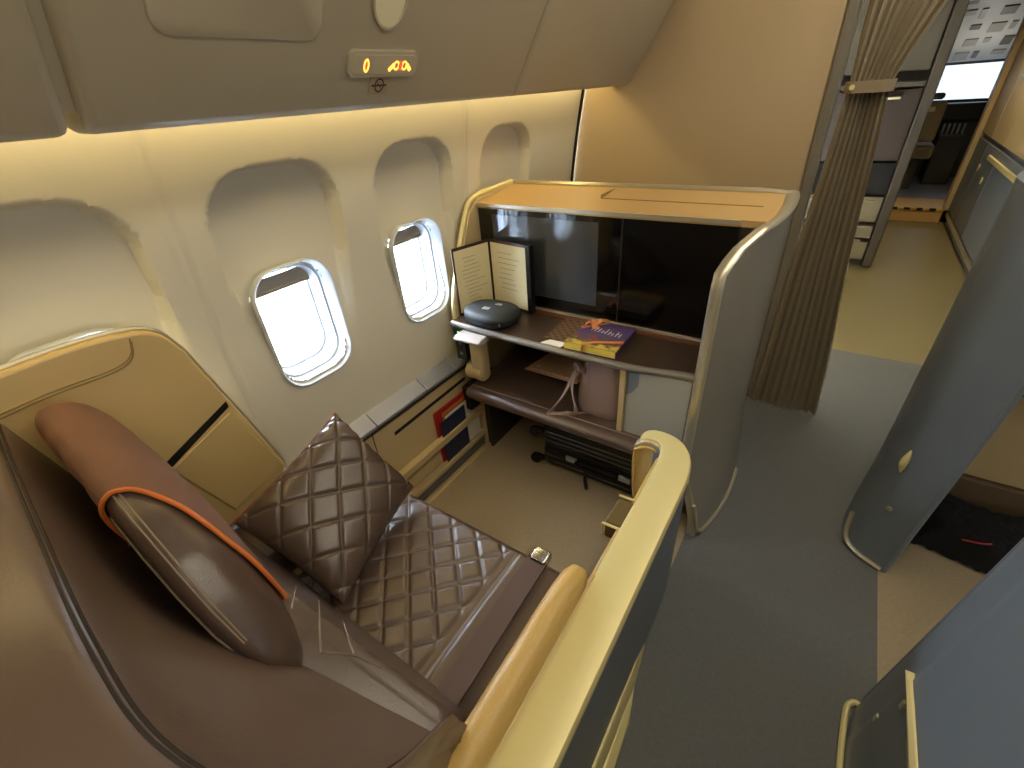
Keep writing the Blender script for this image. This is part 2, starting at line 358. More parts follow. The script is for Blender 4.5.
tube(b := B(), [at(186 / 3.2 + 340, 485 / 3.2 + 330, 'x', .16) + Vector((0, 0, .01)), at(186 / 3.2 + 340, 485 / 3.2 + 330, 'x', .16) - Vector((0, 0, .03))], .008); tag(obj('tray_latch', b, 'black'), 'small black latch knob at the front left corner of the seat cushion', 'latch')
# ================================================================== FRONT CONSOLE
con = thing('television_console', 'tall grey and tan console in front of the seat with black screen and cupboard', 'console', (.62, 1.5, 0))
SF = 1.30
def outer(y, z):                     # aisle face of the console
    fl = .035 * (1 - sm(0, .45, z)); bul = .095 * math.sin(math.pi * min(1, max(0, (y - SF) / .95)) ** .8) if y > SF else 0
    return 1.15 + fl + bul
def topz(y): return 1.20 + .02 * sm(1.4, 1.9, y)
def front_edge(z):                  # y of the front edge of the side panel
    if z > 1.06: t_ = min(1, (z - 1.06) / .145); return 1.285 + .16 * (1 - math.sqrt(max(0, 1 - t_ * t_)))
    return 1.285 + .065 * sm(.5, 0, z)
def sidepanel(u, v, off=0):
    z = v * 1.205; yf = front_edge(z); y = yf + u * (2.26 - yf) * (1 - .47 * sm(.5, 1.2, z)); return Vector((outer(y, z) - off, y, z + (topz(y) - 1.205) * v ** 4))
b = B(); A = grid(b, lambda u, v: sidepanel(u, v), 28, 30); C = grid(b, lambda u, v: sidepanel(u, v, .028), 28, 30)
def stitch(b, A, C):
    nu, nv = len(A) - 1, len(A[0]) - 1
    for i in range(nu): b.faces.new((A[i][0], C[i][0], C[i + 1][0], A[i + 1][0])); b.faces.new((A[i][nv], A[i + 1][nv], C[i + 1][nv], C[i][nv]))
    for j in range(nv): b.faces.new((A[0][j], A[0][j + 1], C[0][j + 1], C[0][j])); b.faces.new((A[nu][j], C[nu][j], C[nu][j + 1], A[nu][j + 1]))
stitch(b, A, C); obj('aisle_side_panel', b, 'grey', con, angle=50)
edge = [sidepanel(0, v / 40, .014) for v in range(0, 41)] + [sidepanel(u / 20, 1, .014) for u in range(1, 21)]
b = B(); rings = []
for i, p in enumerate(edge):
    tg = (edge[min(i + 1, len(edge) - 1)] - edge[max(0, i - 1)]).normalized(); a = Vector((1, 0, 0)); a = (a - tg * a.dot(tg)).normalized(); n_ = tg.cross(a)
    wid = .017 + .006 * sm(45, 60, i)
    rings.append([p + a * (wid * math.cos(q)) + n_ * (.008 * math.sin(q)) for q in [2 * math.pi * k / 10 for k in range(10)]])
loft(b, rings); obj('side_panel_edge', b, 'silver', con)
b = B(); tube(b, [sidepanel(0, .16) + Vector((.004, -.004, 0)), sidepanel(0, .04) + Vector((.006, -.002, 0)), sidepanel(.03, .0) + Vector((.006, 0, .012))] + [sidepanel(.03 + .04 * k, .01 + .0006 * k * k) + Vector((.004, 0, 0)) for k in range(1, 11)], .008); obj('kick_trim', b, 'silver', con)
# left side panel
b = B(); prof = [(1.36, .40), (1.34, .80), (1.40, .98), (1.50, 1.17), (1.56, 1.212), (1.84, 1.225), (1.84, .0), (1.46, .0)]
prism(b, [(.082, y, z) for y, z in prof], (.022, 0, 0)); obj('window_side_panel', b, 'beigepl', con, bevel=.003)
b = B(); tube(b, cr([(.088, y, z) for y, z in ((1.345, .55), (1.338, .80), (1.40, .985), (1.495, 1.172), (1.56, 1.217), (1.70, 1.225), (1.84, 1.23))], 5), .0125, 8); obj('window_side_edge', b, 'gold', con)
# top
b = B(); grid(b, lambda u, v: Vector((.10 + (outer(1.555 + v * .285, 1.2) - .115) * u, 1.555 + v * .285, 1.196 + .026 * v)), 6, 8); r_ = bmesh.ops.extrude_face_region(b, geom=b.faces[:]); bmesh.ops.translate(b, verts=[e for e in r_['geom'] if isinstance(e, bmesh.types.BMVert)], vec=(0, 0, -.02)); obj('console_top', b, 'topw', con)
b = B(); box(b, .60, 1.69, 1.2085, 1.16, 1.692, 1.211); box(b, .60, 1.69, 1.2085, .602, 1.82, 1.2225); obj('top_hatch_joint', b, mat('tan_joint', '9c7d4c', .5), con)
b = B(); tube(b, [(.09, 1.845, 1.226), (.5, 1.85, 1.226), (.9, 1.85, 1.226), (1.12, 1.85, 1.226), (1.19, 1.85, 1.222), (1.222, 1.845, 1.218)], .011, 8); obj('rear_rail', b, 'silver', con)
b = B(); box(b, .104, 1.80, .0, 1.18, 1.84, 1.21); obj('back_panel', b, 'beigepl', con)
b = B(); box(b, .104, 1.548, 1.183, 1.125, 1.556, 1.196); obj('screen_top_strip', b, 'silver', con)
# glass front
gl = obj('screen_glass', bx(.104, 1.556, .775, .742, 1.575, 1.184), 'glass', con)
obj('display', bx(.175, 1.554, .83, .655, 1.5562, 1.155), mat('reflection_grey_glass', '3d4044', .07, spec=.9, coat=.6), gl)  # grey base carries the bright wall reflected in the black screen
obj('cupboard_door', bx(.748, 1.556, .775, 1.125, 1.575, 1.184), mat('black_door_glass', '050505', .12, spec=.45), con)
obj('glass_joint', bx(.742, 1.558, .775, .748, 1.572, 1.184), 'dk', con)
obj('glass_bottom_strip', bx(.104, 1.545, .768, 1.125, 1.556, .777), 'silver', con)
# shelf
b = B(); n = 24; top = []
def sy(x): return 1.298 - .012 * math.sin(math.pi * (x - .1) / 1.04) + .03 * sm(.9, 1.13, x)
front = [(.104 + (1.128 - .104) * k / n) for k in range(n + 1)]
prism(b, [(x, sy(x), .742) for x in front] + [(1.128, 1.80, .742), (.104, 1.80, .742)], (0, 0, .024)); obj('shelf_board', b, 'shelf', con, bevel=.002)
b = B(); tube(b, [(x, sy(x) - .002, .754) for x in front], .0135, 10); obj('shelf_edge', b, 'shelfedge', con)
b = B(); box(b, .11, 1.51, .767, 1.12, 1.546, .7695); obj('shelf_inlay', b, mat('reddish_wood_inlay', '5d3724', .35, var=.1, vscale=20), con)
# socket panel and arm at left below the shelf
sk = obj('socket_panel', bx(.098, 1.302, .575, .155, 1.345, .738), 'black', con, bevel=.003)
obj('green_light', bx(.121, 1.2995, .712, .131, 1.302, .716), 'led', sk)
for z in (.61, .66): b = B(); tube(b, [(.128, 1.303, z), (.128, 1.299, z)], .008, 12); obj('socket', b, 'greyd', sk)
b = B(); loft(b, [[(x, 1.27 + .05 * c, .728 + .012 * d) for c, d in ((-1, -.4), (-1, .3), (-.6, 1), (1, 1), (1, -1), (-.6, -1))] for x in (.165, .30)]); obj('coat_flap', b, 'lav', con, bevel=.005)
b = B(); loft(b, [[(.225 + a * s, 1.31 + c * s, z) for a, c in rr(.032, .03, .014)] for z, s in ((.50, .75), (.52, 1), (.72, 1.05))]); obj('arm_column', b, 'beigepl', con)
b = B(); tube(b, [(.16, 1.31, .535), (.245, 1.31, .535)], .040, 18); obj('arm_pivot', b, 'beigepl', con, bevel=.004)
# lower cupboard
low = obj('lower_cupboard', bx(.885, 1.335, .43, 1.125, 1.80, .74), 'beigepl', con)
obj('cupboard_left_edge', bx(.868, 1.303, .43, .890, 1.335, .742), 'beigepl', low, bevel=.004)
d = obj('cupboard_front', bx(.893, 1.312, .445, 1.112, 1.333, .738), 'door', con, bevel=.002)
obj('handle_recess', prism(B(), [(.895, 1.311, .738), (.935, 1.311, .738), (.935, 1.311, .672), (.915, 1.311, .64), (.895, 1.311, .625)], (0, .004, 0)), 'greyd', d)
obj('niche_wall', bx(.104, 1.78, .40, .88, 1.80, .74), 'dkb', con)
# footrest
t = thing('footrest', 'brown leather padded footrest under the console shelf', 'ottoman', (.55, 1.5, .4))
b = B(); n = 14
def ott(z_in, x0, x1, y0, y1, z0, z1, r=.045):
    prof = []
    for k in range(9):
        a = math.radians(90 + 180 * k / 8); prof.append((y0 + r + r * math.cos(a), (z0 + z1) / 2 + (z1 - z0) / 2 * math.sin(a)))
    prof += [(y1, z0), (y1, z1)]
    rings = []
    for k, s in ((x0, .7), (x0 + .02, .93), (x0 + .05, 1), (x1 - .05, 1), (x1 - .02, .93), (x1, .7)):
        cz = (z0 + z1) / 2; rings.append([(k, y0 + r + (y - y0 - r) * (1 if y > y0 + r else s), cz + (z - cz) * s) for y, z in prof])
    return rings
loft(b, ott(0, .16, 1.10, 1.245, 1.79, .398, .456, .035)); obj('cushion', b, 'leather', t)
b = B(); tube(b, [(.17, 1.295, .4565), (1.09, 1.295, .4565)], .002, 6); obj('seam', b, 'thread', t)
obj('support_board', bx(.13, 1.38, .365, 1.10, 1.79, .397), 'dkb', t)
obj('bracket', bx(.105, 1.29, .30, .15, 1.50, .43), 'black_m', t, bevel=.008)
obj('side_support', bx(.138, 1.40, .0, .165, 1.78, .34), 'dk', t)
# suitcase lying under the footrest
sc = thing('suitcase', 'glossy black ribbed hard shell suitcase lying under the footrest', 'suitcase', (.75, 1.6, 0))
b = B(); a0 = math.radians(1.5)
def case_half(z0, z1):
    rings = []
    for z, s in ((z0, .97), (z0 + .012, 1), (z1 - .03, 1), (z1 - .008, .975), (z1, .94)):
        ring_ = []
        for a, c in rr(.34, .17 * 1, .045): ring_.append((.80 + a * (s if abs(s - 1) > 0 else 1), 1.575 + c * s, z))
        rings.append(ring_)
    return rings
loft(b, case_half(.03, .135)); obj('lower_shell', b, 'black', sc)
b = B(); loft(b, case_half(.145, .285)); obj('upper_shell', b, 'black', sc)
b = B(); loft(b, [[(.80 + a, 1.575 + c, z) for a, c in rr(.337, .168, .045)] for z in (.133, .147)]); obj('zip_band', b, 'black_m', sc)
for z in (.06, .09, .18, .205, .23):
    b = B(); tube(b, [(.49, 1.404, z), (1.10, 1.404, z)], .004, 6); obj('rib', b, 'black', sc)
for x in (.60, .86): obj('latch', bx(x, 1.394, .10, x + .055, 1.406, .128), 'alu', sc, bevel=.003)
b = B(); tube(b, cr([(.66, 1.402, .115), (.67, 1.382, .112), (.84, 1.382, .112), (.85, 1.402, .115)], 6), .008); obj('carry_handle', b, 'black', sc)
b = B(); tube(b, cr([(.70, 1.385, .10), (.715, 1.37, .05), (.73, 1.355, .012)], 5), [.004, .004, .005, .006, .008, .009, .009, .009, .009, .008, .006]); obj('luggage_strap', b, 'black_m', sc)
for z, in ((.05,), (.22,)):
    b = B(); tube(b, [(.425, 1.40, z - .02), (.425, 1.422, z - .02)], .027, 18); obj('wheel', b, 'black_m', sc, bevel=.003)
    b = B(); box(b, .425, 1.403, z - .012, .47, 1.42, z + .012); obj('wheel_fork', b, 'black', sc)
obj('maker_plate', bx(.72, 1.50, .2845, .80, 1.52, .2865), 'alu', sc)
# ------------------------------------------------------------------ items on shelf
SZ = .7695
t = thing('menu_folder', 'open maroon menu folder standing on the console shelf behind the headphone case', 'menu', (.2, 1.45, SZ))
sp_ = Vector((.165, 1.53, SZ)); Lf = Vector((.112, 1.345, SZ)); Rt = Vector((.375, 1.50, SZ)); H_ = .29
def board(p, q, h, t_, nrm, m, nm, z0=0, inset=0, par=None):
    d_ = (q - p).normalized(); p2 = p + d_ * inset; q2 = q - d_ * inset; n_ = Vector(nrm).normalized() * t_
    return obj(nm, prism(B(), [p2 + Vector((0, 0, z0)), q2 + Vector((0, 0, z0)), q2 + Vector((0, 0, h)), p2 + Vector((0, 0, h))], n_), m, par or t)
n1 = (Lf - sp_).cross(Vector((0, 0, 1))).normalized(); n1 = n1 if n1.x > 0 else -n1
n2 = (Rt - sp_).cross(Vector((0, 0, 1))).normalized(); n2 = n2 if n2.y < 0 else -n2
board(Lf, sp_, H_, -.004, n1, 'menu', 'cover'); board(sp_, Rt, H_, -.004, n2, 'menu', 'cover')
obj('cover_edge', bx(.372, 1.49, SZ, .392, 1.52, SZ + H_), 'black', t)
p1 = board(Lf, sp_, H_ - .012, .0015, n1, 'cream', 'page', .01, .008); p2 = board(sp_, Rt, H_ - .012, .0015, n2, 'cream', 'page', .01, .008)
for pg, a, c, nn in ((p1, Lf, sp_, n1), (p2, sp_, Rt, n2)):
    b = B(); L_ = (c - a).length; dd = (c - a).normalized()
    for k in range(12 if pg is p1 else 8):
        z = H_ - .05 - k * (.017 if pg is p1 else .022); x0 = L_ * random.uniform(.2, .32); x1 = L_ * random.uniform(.55, .85)
        q0 = a + dd * x0 + nn * .002; q1 = a + dd * x1 + nn * .002
        prism(b, [q0 + Vector((0, 0, z)), q1 + Vector((0, 0, z)), q1 + Vector((0, 0, z + .0022)), q0 + Vector((0, 0, z + .0022))], nn * .0003)
    obj('printed_lines', b, 'ink', pg)
t = thing('headphone_case', 'oval charcoal headphone case in front of the menu folder', 'case', (.265, 1.37, SZ))
b = B(); rings = []
def casering(s, z): return [(.262 + .125 * s * math.copysign(abs(math.cos(a)) ** .8, math.cos(a)), 1.375 + .092 * s * math.copysign(abs(math.sin(a)) ** .8, math.sin(a)) * (1 + .12 * math.cos(a)), z + SZ) for a in [2 * math.pi * k / 36 for k in range(36)]]
loft(b, [casering(s, z) for s, z in ((.8, .001), (.93, .006), (1, .018), (1, .026))]); obj('case_base', b, 'case', t)
b = B(); loft(b, [casering(s, z) for s, z in ((1, .030), (1, .036), (.95, .048), (.82, .058), (.55, .063), (.2, .064))]); obj('case_lid', b, 'case', t)
b = B(); loft(b, [casering(s, z) for s, z in ((.985, .0255), (.985, .0305))]); obj('zip', b, 'black_m', t)
b = B()
for cx_, cy_, w_, h_ in ((.25, 1.345, .008, .022), (.262, 1.345, .006, .022), (.272, 1.347, .006, .020), (.285, 1.395, .028, .005), (.297, 1.40, .006, .016), (.285, 1.405, .02, .004)): obj('printed_mark', bx(cx_ - w_ / 2, cy_ - h_ / 2, SZ + .0625, cx_ + w_ / 2, cy_ + h_ / 2, SZ + .0645), 'mark', t)
obj('zip_pull', bx(.355, 1.295, SZ + .02, .362, 1.30, SZ + .032), 'chrome', t)
# booklet and papers
def checker():
    m = bpy.data.materials.new('checked_cover'); m.use_nodes = True; n = m.node_tree.nodes; L = m.node_tree.links; tc = n.new('ShaderNodeTexCoord'); c = n.new('ShaderNodeTexChecker'); c.inputs['Scale'].default_value = 60
    c.inputs[1].default_value = lin('4d3524'); c.inputs[2].default_value = lin('6e5438'); L.new(tc.outputs['Object'], c.inputs[0]); L.new(c.outputs[0], n['Principled BSDF'].inputs[0]); return m
slab('postcard', [(.555, 1.285, SZ), (.64, 1.283, SZ), (.66, 1.36, SZ), (.60, 1.365, SZ)], (0, 0, .003), 'white_p', 'small white card under the checked booklet at the shelf edge', 'card')
slab('booklet', [(.55, 1.32, SZ + .0035), (.655, 1.32, SZ + .0035), (.66, 1.50, SZ + .0035), (.545, 1.50, SZ + .0035)], (0, 0, .004), checker(), 'brown checked booklet beside the thick book', 'booklet')
bk = thing('gift_book', 'thick book with purple and yellow cover tied with orange ribbon', 'book', (.75, 1.39, SZ))
bc = [Vector((.655, 1.285, SZ)), Vector((.853, 1.292, SZ)), Vector((.850, 1.492, SZ)), Vector((.668, 1.488, SZ))]
def bkp(u, v, z): return (bc[0] * (1 - u) + bc[1] * u) * (1 - v) + (bc[3] * (1 - u) + bc[2] * u) * v + Vector((0, 0, z))
def bookmat():
    m = bpy.data.materials.new('printed_book_cover'); m.use_nodes = True; n = m.node_tree.nodes; L = m.node_tree.links; tc = n.new('ShaderNodeTexCoord')
    sep = n.new('ShaderNodeSeparateXYZ'); no = n.new('ShaderNodeTexNoise'); no.inputs['Scale'].default_value = 34; no.inputs['Detail'].default_value = 5; L.new(tc.outputs['Generated'], sep.inputs[0]); L.new(tc.outputs['Object'], no.inputs[0])
    ma = n.new('ShaderNodeMath'); ma.operation = 'MULTIPLY_ADD'; ma.inputs[1].default_value = .9; L.new(no.outputs['Fac'], ma.inputs[0]); L.new(sep.outputs['Y'], ma.inputs[2])
    cr_ = n.new('ShaderNodeValToRGB'); e = cr_.color_ramp.elements; e[0].position = .5; e[0].color = lin('c7a848'); e[1].position = 1.0; e[1].color = lin('4a3562')
    for pos, c in ((.60, '6d6a3e'), (.68, '3c3b38'), (.76, 'a0383c'), (.80, '4a4a44'), (.90, '52406a')): k = e.new(pos); k.color = lin(c)
    L.new(ma.outputs[0], cr_.inputs[0]); L.new(cr_.outputs[0], n['Principled BSDF'].inputs[0]); n['Principled BSDF'].inputs['Roughness'].default_value = .3; return m
obj('cover', prism(B(), [bkp(0, 0, .027), bkp(1, 0, .027), bkp(1, 1, .027), bkp(0, 1, .027)], (0, 0, .004)), bookmat(), bk)
obj('pages', prism(B(), [bkp(0.0, 0.0, .003), bkp(.985, 0.0, .003), bkp(.985, 1, .003), bkp(0.0, 1, .003)], (0, 0, .024)), 'yellow', bk)
obj('back_cover', prism(B(), [bkp(0, 0, 0), bkp(1, 0, 0), bkp(1, 1, 0), bkp(0, 1, 0)], (0, 0, .003)), mat('purple_card', '4a3562', .4), bk)
obj('spine', prism(B(), [bkp(.985, 0, .003), bkp(1, 0, .003), bkp(1, 1, .003), bkp(.985, 1, .003)], (0, 0, .024)), mat('dark_purple_card', '3a2b3a', .4), bk)
b = B()
def strip(b, pts, w, th=.0012):
    pts = [Vector(p) for p in pts]; rings = []
    for i, p in enumerate(pts):
        tg = (pts[min(i + 1, len(pts) - 1)] - pts[max(0, i - 1)]).normalized(); s = tg.cross(Vector((0, 0, 1)))
        if s.length < .15: s = Vector((0, 1, 0))
        s.normalize(); nn = s.cross(tg).normalized(); rings.append([p + s * w / 2 + nn * th, p - s * w / 2 + nn * th, p - s * w / 2, p + s * w / 2])
    loft(b, rings)
strip(b, [bkp(.35, 0, .002) + Vector((0, -.0015, 0)), bkp(.37, 0, .0325) + Vector((0, -.0015, 0)), bkp(.5, .15, .0325), bkp(.8, .27, .0325), bkp(1.0, .36, .0325)], .016)
strip(b, [bkp(.0, .62, .032), bkp(.2, .78, .033), bkp(.4, .97, .0325)], .016)
for a, c in (((.2, .78), (.05, .95)), ((.2, .78), (.36, 1.06)), ((.2, .78), (.30, .62)), ((.2, .78), (.02, .74))): strip(b, [bkp(a[0], a[1], .033), bkp((a[0] + c[0]) / 2, (a[1] + c[1]) / 2, .048), bkp(c[0], c[1], .036)], .022)
obj('ribbon', b, mat('orange_ribbon', 'c87c48', .45), bk)
b = B()
for k in range(9):
    u = .22 + k * .075; v0 = .60 - k * .012; h = .10 + .05 * ((k * 5) % 3); prism(b, [bkp(u, v0, .0312), bkp(u + .022, v0, .0312), bkp(u + .03, v0 + h, .0312), bkp(u + .01, v0 + h, .0312)], (0, 0, .0004))
    if k % 2: prism(b, [bkp(u, v0 + h * .5, .0312), bkp(u + .055, v0 + h * .45, .0312), bkp(u + .055, v0 + h * .6, .0312), bkp(u, v0 + h * .65, .0312)], (0, 0, .0004))
obj('title_lettering', b, 'white_p', bk)
# brochure and bag on the footrest
br = thing('brochure', 'glossy brown brochure lying flat on the footrest beside the tote bag', 'brochure', (.45, 1.6, .45))
q = [(.32, 1.515, .462), (.660, 1.385, .555), (.664, 1.57, .56), (.36, 1.71, .47)]
obj('sheet', prism(B(), q, (0, 0, .004)), 'broch', br)
b = B()
Q = [Vector(c) for c in q]
def bq(u, v): return (Q[0] * (1 - u) + Q[1] * u) * (1 - v) + (Q[3] * (1 - u) + Q[2] * u) * v + Vector((0, 0, .0045))
for k in range(14):
    u = .08 + k * .062; prism(b, [bq(u, .05), bq(u + .045, .05), bq(u + .045, .1 + .03 * (k % 2)), bq(u, .11)], (0, 0, .0005))
for u, v, a in ((.12, .2, .07), (.46, .42, .05), (.28, .35, .04), (.75, .3, .05), (.2, .42, .04)): obj('printed_patch', prism(B(), [bq(u, v), bq(u + a, v + .02), bq(u + a * .8, v + a * 1.4), bq(u + a * .1, v + a)], (0, 0, .0005)), 'white_p', br)
obj('lettering', b, 'white_p', br)
tb = thing('tote_bag', 'mauve brown soft tote bag with loose handles slumped on the footrest', 'bag', (.75, 1.45, .45))
b = B(); rings = []
for z, s, lean in ((.449, .80, 0), (.453, .93, 0), (.49, 1.0, 0), (.55, .97, .004), (.61, .93, .006), (.66, .86, .008), (.695, .80, .008)):
    ring_ = []
    for k in range(48):
        a = 2 * math.pi * k / 48; c, s_ = math.cos(a), math.sin(a); x = .772 + .104 * s * math.copysign(abs(c) ** .5, c) + lean; y = 1.455 + .125 * (s * .9 + .08) * math.copysign(abs(s_) ** .55, s_)
        fold = .004 * math.sin(a * 5 + z * 14) * (1 + (c < -.2) * 1.2) * min(1, (z - .445) * 12); ring_.append((x + fold * c, y + fold * s_, z))
    rings.append(ring_)
loft(b, rings, cap=False); inner = [[(.757 + (x - .757) * .96, 1.455 + (y - 1.455) * .96, z) for x, y, z in r0] for r0 in rings[::-1][:3]]
loft(b, [rings[-1]] + inner, cap=False); b.faces.new([b.verts.new(Vector(p)) for p in rings[0]]); obj('bag_body', b, 'bag', tb, sub=1)
b = B()
def ribbon(b, pts, w=.022, th=.004, n=6):
    P = cr(pts, n); rings = []
    for i, p in enumerate(P):
        tg = (P[min(i + 1, len(P) - 1)] - P[max(0, i - 1)]).normalized(); s = tg.cross(Vector((.2, -.9, .45))).normalized(); s = s * math.cos(i * .09) + tg.cross(s) * math.sin(i * .09); nn = s.cross(tg)
        rings.append([p + s * w / 2 * math.cos(q_) + nn * th * math.sin(q_) for q_ in [2 * math.pi * k / 8 for k in range(8)]])
    loft(b, rings)
ribbon(b, [(.68, 1.40, .645), (.655, 1.345, .60), (.635, 1.315, .54), (.60, 1.285, .475), (.585, 1.272, .457), (.62, 1.283, .456), (.66, 1.30, .459), (.70, 1.325, .459), (.73, 1.34, .465)]); obj('handle', b, 'bag', tb)
b = B(); ribbon(b, [(.69, 1.385, .65), (.665, 1.345, .62), (.668, 1.325, .56), (.685, 1.318, .50), (.69, 1.312, .465), (.65, 1.305, .457)], .026); obj('handle', b, 'bag', tb)
b = B(); tube(b, cr([(.665, 1.37, .66), (.69, 1.35, .655), (.70, 1.37, .64)], 5), .014, 8); obj('handle_knot', b, 'bag', tb)
b = B(); ribbon(b, [(.70, 1.40, .70), (.75, 1.36, .715), (.81, 1.36, .715), (.84, 1.40, .70)], .02); obj('bag_rim', b, 'bag', tb)
# ================================================================== THE SEAT
seat = thing('airline_seat', 'wide brown leather business seat with quilted cushion and leather shell', 'seat', (.6, .3, 0))
CX0, CX1, CY0, CY1 = .33, 1.045, .16, .672
def cush(u, v):
    x = CX0 + (CX1 - CX0) * u; y = CY0 + (CY1 - CY0) * v
    e = min(x - CX0, CX1 - x, CY1 - y); z = .478 - .05 * (1 - sm(0, .05, e)) ** 2 + .008 * math.sin(math.pi * u) * math.sin(math.pi * v)
    if x < .835 and y < .64:
        k = sm(.835, .82, x) * sm(.64, .625, y); z += k * (.008 * quilt(x - .02, y, .094, .0062) - .006)
    z -= .004 * math.exp(-((x - .858) / .004) ** 2)
    return Vector((x, y, z))
b = B(); vs = grid(b, cush, 200, 140)
# skirt
nu, nv = 200, 140
loop = [vs[i][nv] for i in range(nu + 1)] + [vs[nu][j] for j in range(nv - 1, -1, -1)]
loop = [vs[0][j] for j in range(nv)] + loop
low_ = [b.verts.new((v.co.x, v.co.y, .33)) for v in loop]
for i in range(len(loop) - 1): b.faces.new((loop[i], loop[i + 1], low_[i + 1], low_[i]))
obj('seat_cushion', b, 'leather', seat, angle=80)
obj('seat_base', bx(.30, .0, .0, 1.04, .64, .335), 'dkb', seat, bevel=.01)
# back pad
def bk_y(z): return .262 - (z - .45) * .31
outline = [(.16, .42), (1.0, .42), (1.04, .60), (1.05, .70), (.98, .78), (.86, .87), (.80, .98), (.74, 1.03), (.16, 1.03)]
def backpt(u, v):
    z = .42 + .46 * v
    xr = 1.045 - max(0, z - .68) * 2.3; xr = max(.70, xr); xl = .15
    x = xl + (xr - xl) * u; e = min((xr - x), (x - xl)); y = bk_y(z) - .03 * (1 - sm(0, .05, e)) ** 2
    return Vector((x, y, z))
b = B(); A = grid(b, backpt, 110, 60); C = grid(b, lambda u, v: backpt(u, v) + Vector((0, -.05, -.0)), 110, 60); stitch(b, A, C); brst = obj('backrest', b, 'leather', seat, angle=70)
def onpad(px, py):
    d = ray((px, py)); c = Vector(CAM); n_ = Vector((0, 1, .31)); t_ = (Vector((0, .262, .45)) - c).dot(n_) / d.dot(n_); return c + d * t_ + Vector((0, .001, 0))
for pp in (((296, 587), (291, 609)), ((319, 601), (319, 628), (320, 650)), ((343, 622), (348, 640), (353, 654)), ((320, 652), (353, 656), (380, 668))):
    b = B(); tube(b, [onpad(*p_) for p_ in pp], .0014, 6); obj('seam', b, 'thread', brst)
# headrest: a long bolster across the seat
HR = [(.135, .975, .09, .035), (.145, .98, .12, .046), (.18, .985, .135, .052), (.35, .975, .145, .053), (.50, .955, .148, .054), (.60, .93, .140, .053), (.68, .90, .122, .049), (.74, .868, .098, .042), (.785, .842, .072, .030), (.81, .828, .042, .014)]
def hpa(x, cz, hz, hy, a, add=0):
    c, s_ = math.cos(a), math.sin(a); cy_ = .080 + .010 * math.cos((x - .1) * 2.2)
    return Vector((x, cy_ + (hy + add) * math.copysign(abs(c) ** .85, c) + (cz - .94) * .15 - s_ * hz * .20, cz + (hz + add) * math.copysign(abs(s_) ** .8, s_)))
def hring(x, cz, hz, hy, n=32): return [hpa(x, cz, hz, hy, 2 * math.pi * i / n) for i in range(n)]
def hint(x):
    for a, c in zip(HR, HR[1:]):
        if a[0] <= x <= c[0]: t_ = (x - a[0]) / (c[0] - a[0]); t_ = t_ * t_ * (3 - 2 * t_) * .4 + t_ * .6; return tuple(a[i] * (1 - t_) + c[i] * t_ for i in range(4))
    return HR[-1]
hr = None
b = B(); xs_ = [.135 + (.81 - .135) * (k / 60) for k in range(61)]
loft(b, [hring(*hint(x)) for x in xs_]); hr = obj('headrest', b, 'leather', seat, angle=70)
def hpt(x, deg, add=.001):
    return hpa(*hint(x), math.radians(deg), add)
for d0 in (96, 104):
    b = B(); tube(b, [hpt(x, d0 + (x - .55) * 6, .0005) for x in [.50 + .011 * k for k in range(27)]], .0016, 6); obj('seam', b, 'thread', hr)
b = B(); tube(b, [hpt(x, 150 + (x - .5) * 20, .0005) for x in [.50 + .011 * k for k in range(27)]], .0022, 6); obj('seam', b, 'thread', hr)
# cloth cover
cov = None; b = B()
def cx(u, d):   # slanted near hem
    xe = .535 + .16 * sm(105, 0, d) - .05 * sm(95, 200, d)
    return .15 + (xe - .15) * u
rings = []
NU = 44; degs = [-42 + k * 3 for k in range(88)]
def cpt(u, d, add=.004):
    x = cx(u, d if d >= 0 else 0); x_, cz, hz, hy = hint(x); dd = d % 360
    wr = .0018 * math.sin(x * 60 + dd * .08) * math.sin(math.radians(dd) / 2) * (1 - u ** 6) + .001
    return hpa(x, cz, hz, hy, math.radians(d), add + wr)
vs = [[b.verts.new(cpt(u / NU, d)) for d in degs] for u in range(NU + 1)]
for i in range(NU):
    for j in range(len(degs) - 1): b.faces.new((vs[i][j], vs[i + 1][j], vs[i + 1][j + 1], vs[i][j + 1]))
cv_ = tag(obj('headrest_cover', b, 'cover', sub=0, angle=80), 'rust brown cloth cover with orange hems draped over the headrest', 'headrest cover')
OFF[cv_.name] = Vector((0, 0, 0))
b = B(); tube(b, [cpt(1, d, .006) for d in degs], .004, 6); obj('hem', b, 'orange', cv_)
b = B(); tube(b, [cpt(0, d, .006) for d in degs], .003, 6); obj('hem', b, 'orange', cv_)
b = B(); ribbon(b, [cpt(.62, 200, .008), cpt(.62, 205, .02) + Vector((.02, -.02, -.02)), cpt(.6, 212, .03)], .02, .003); obj('tab', b, 'cover', cv_)
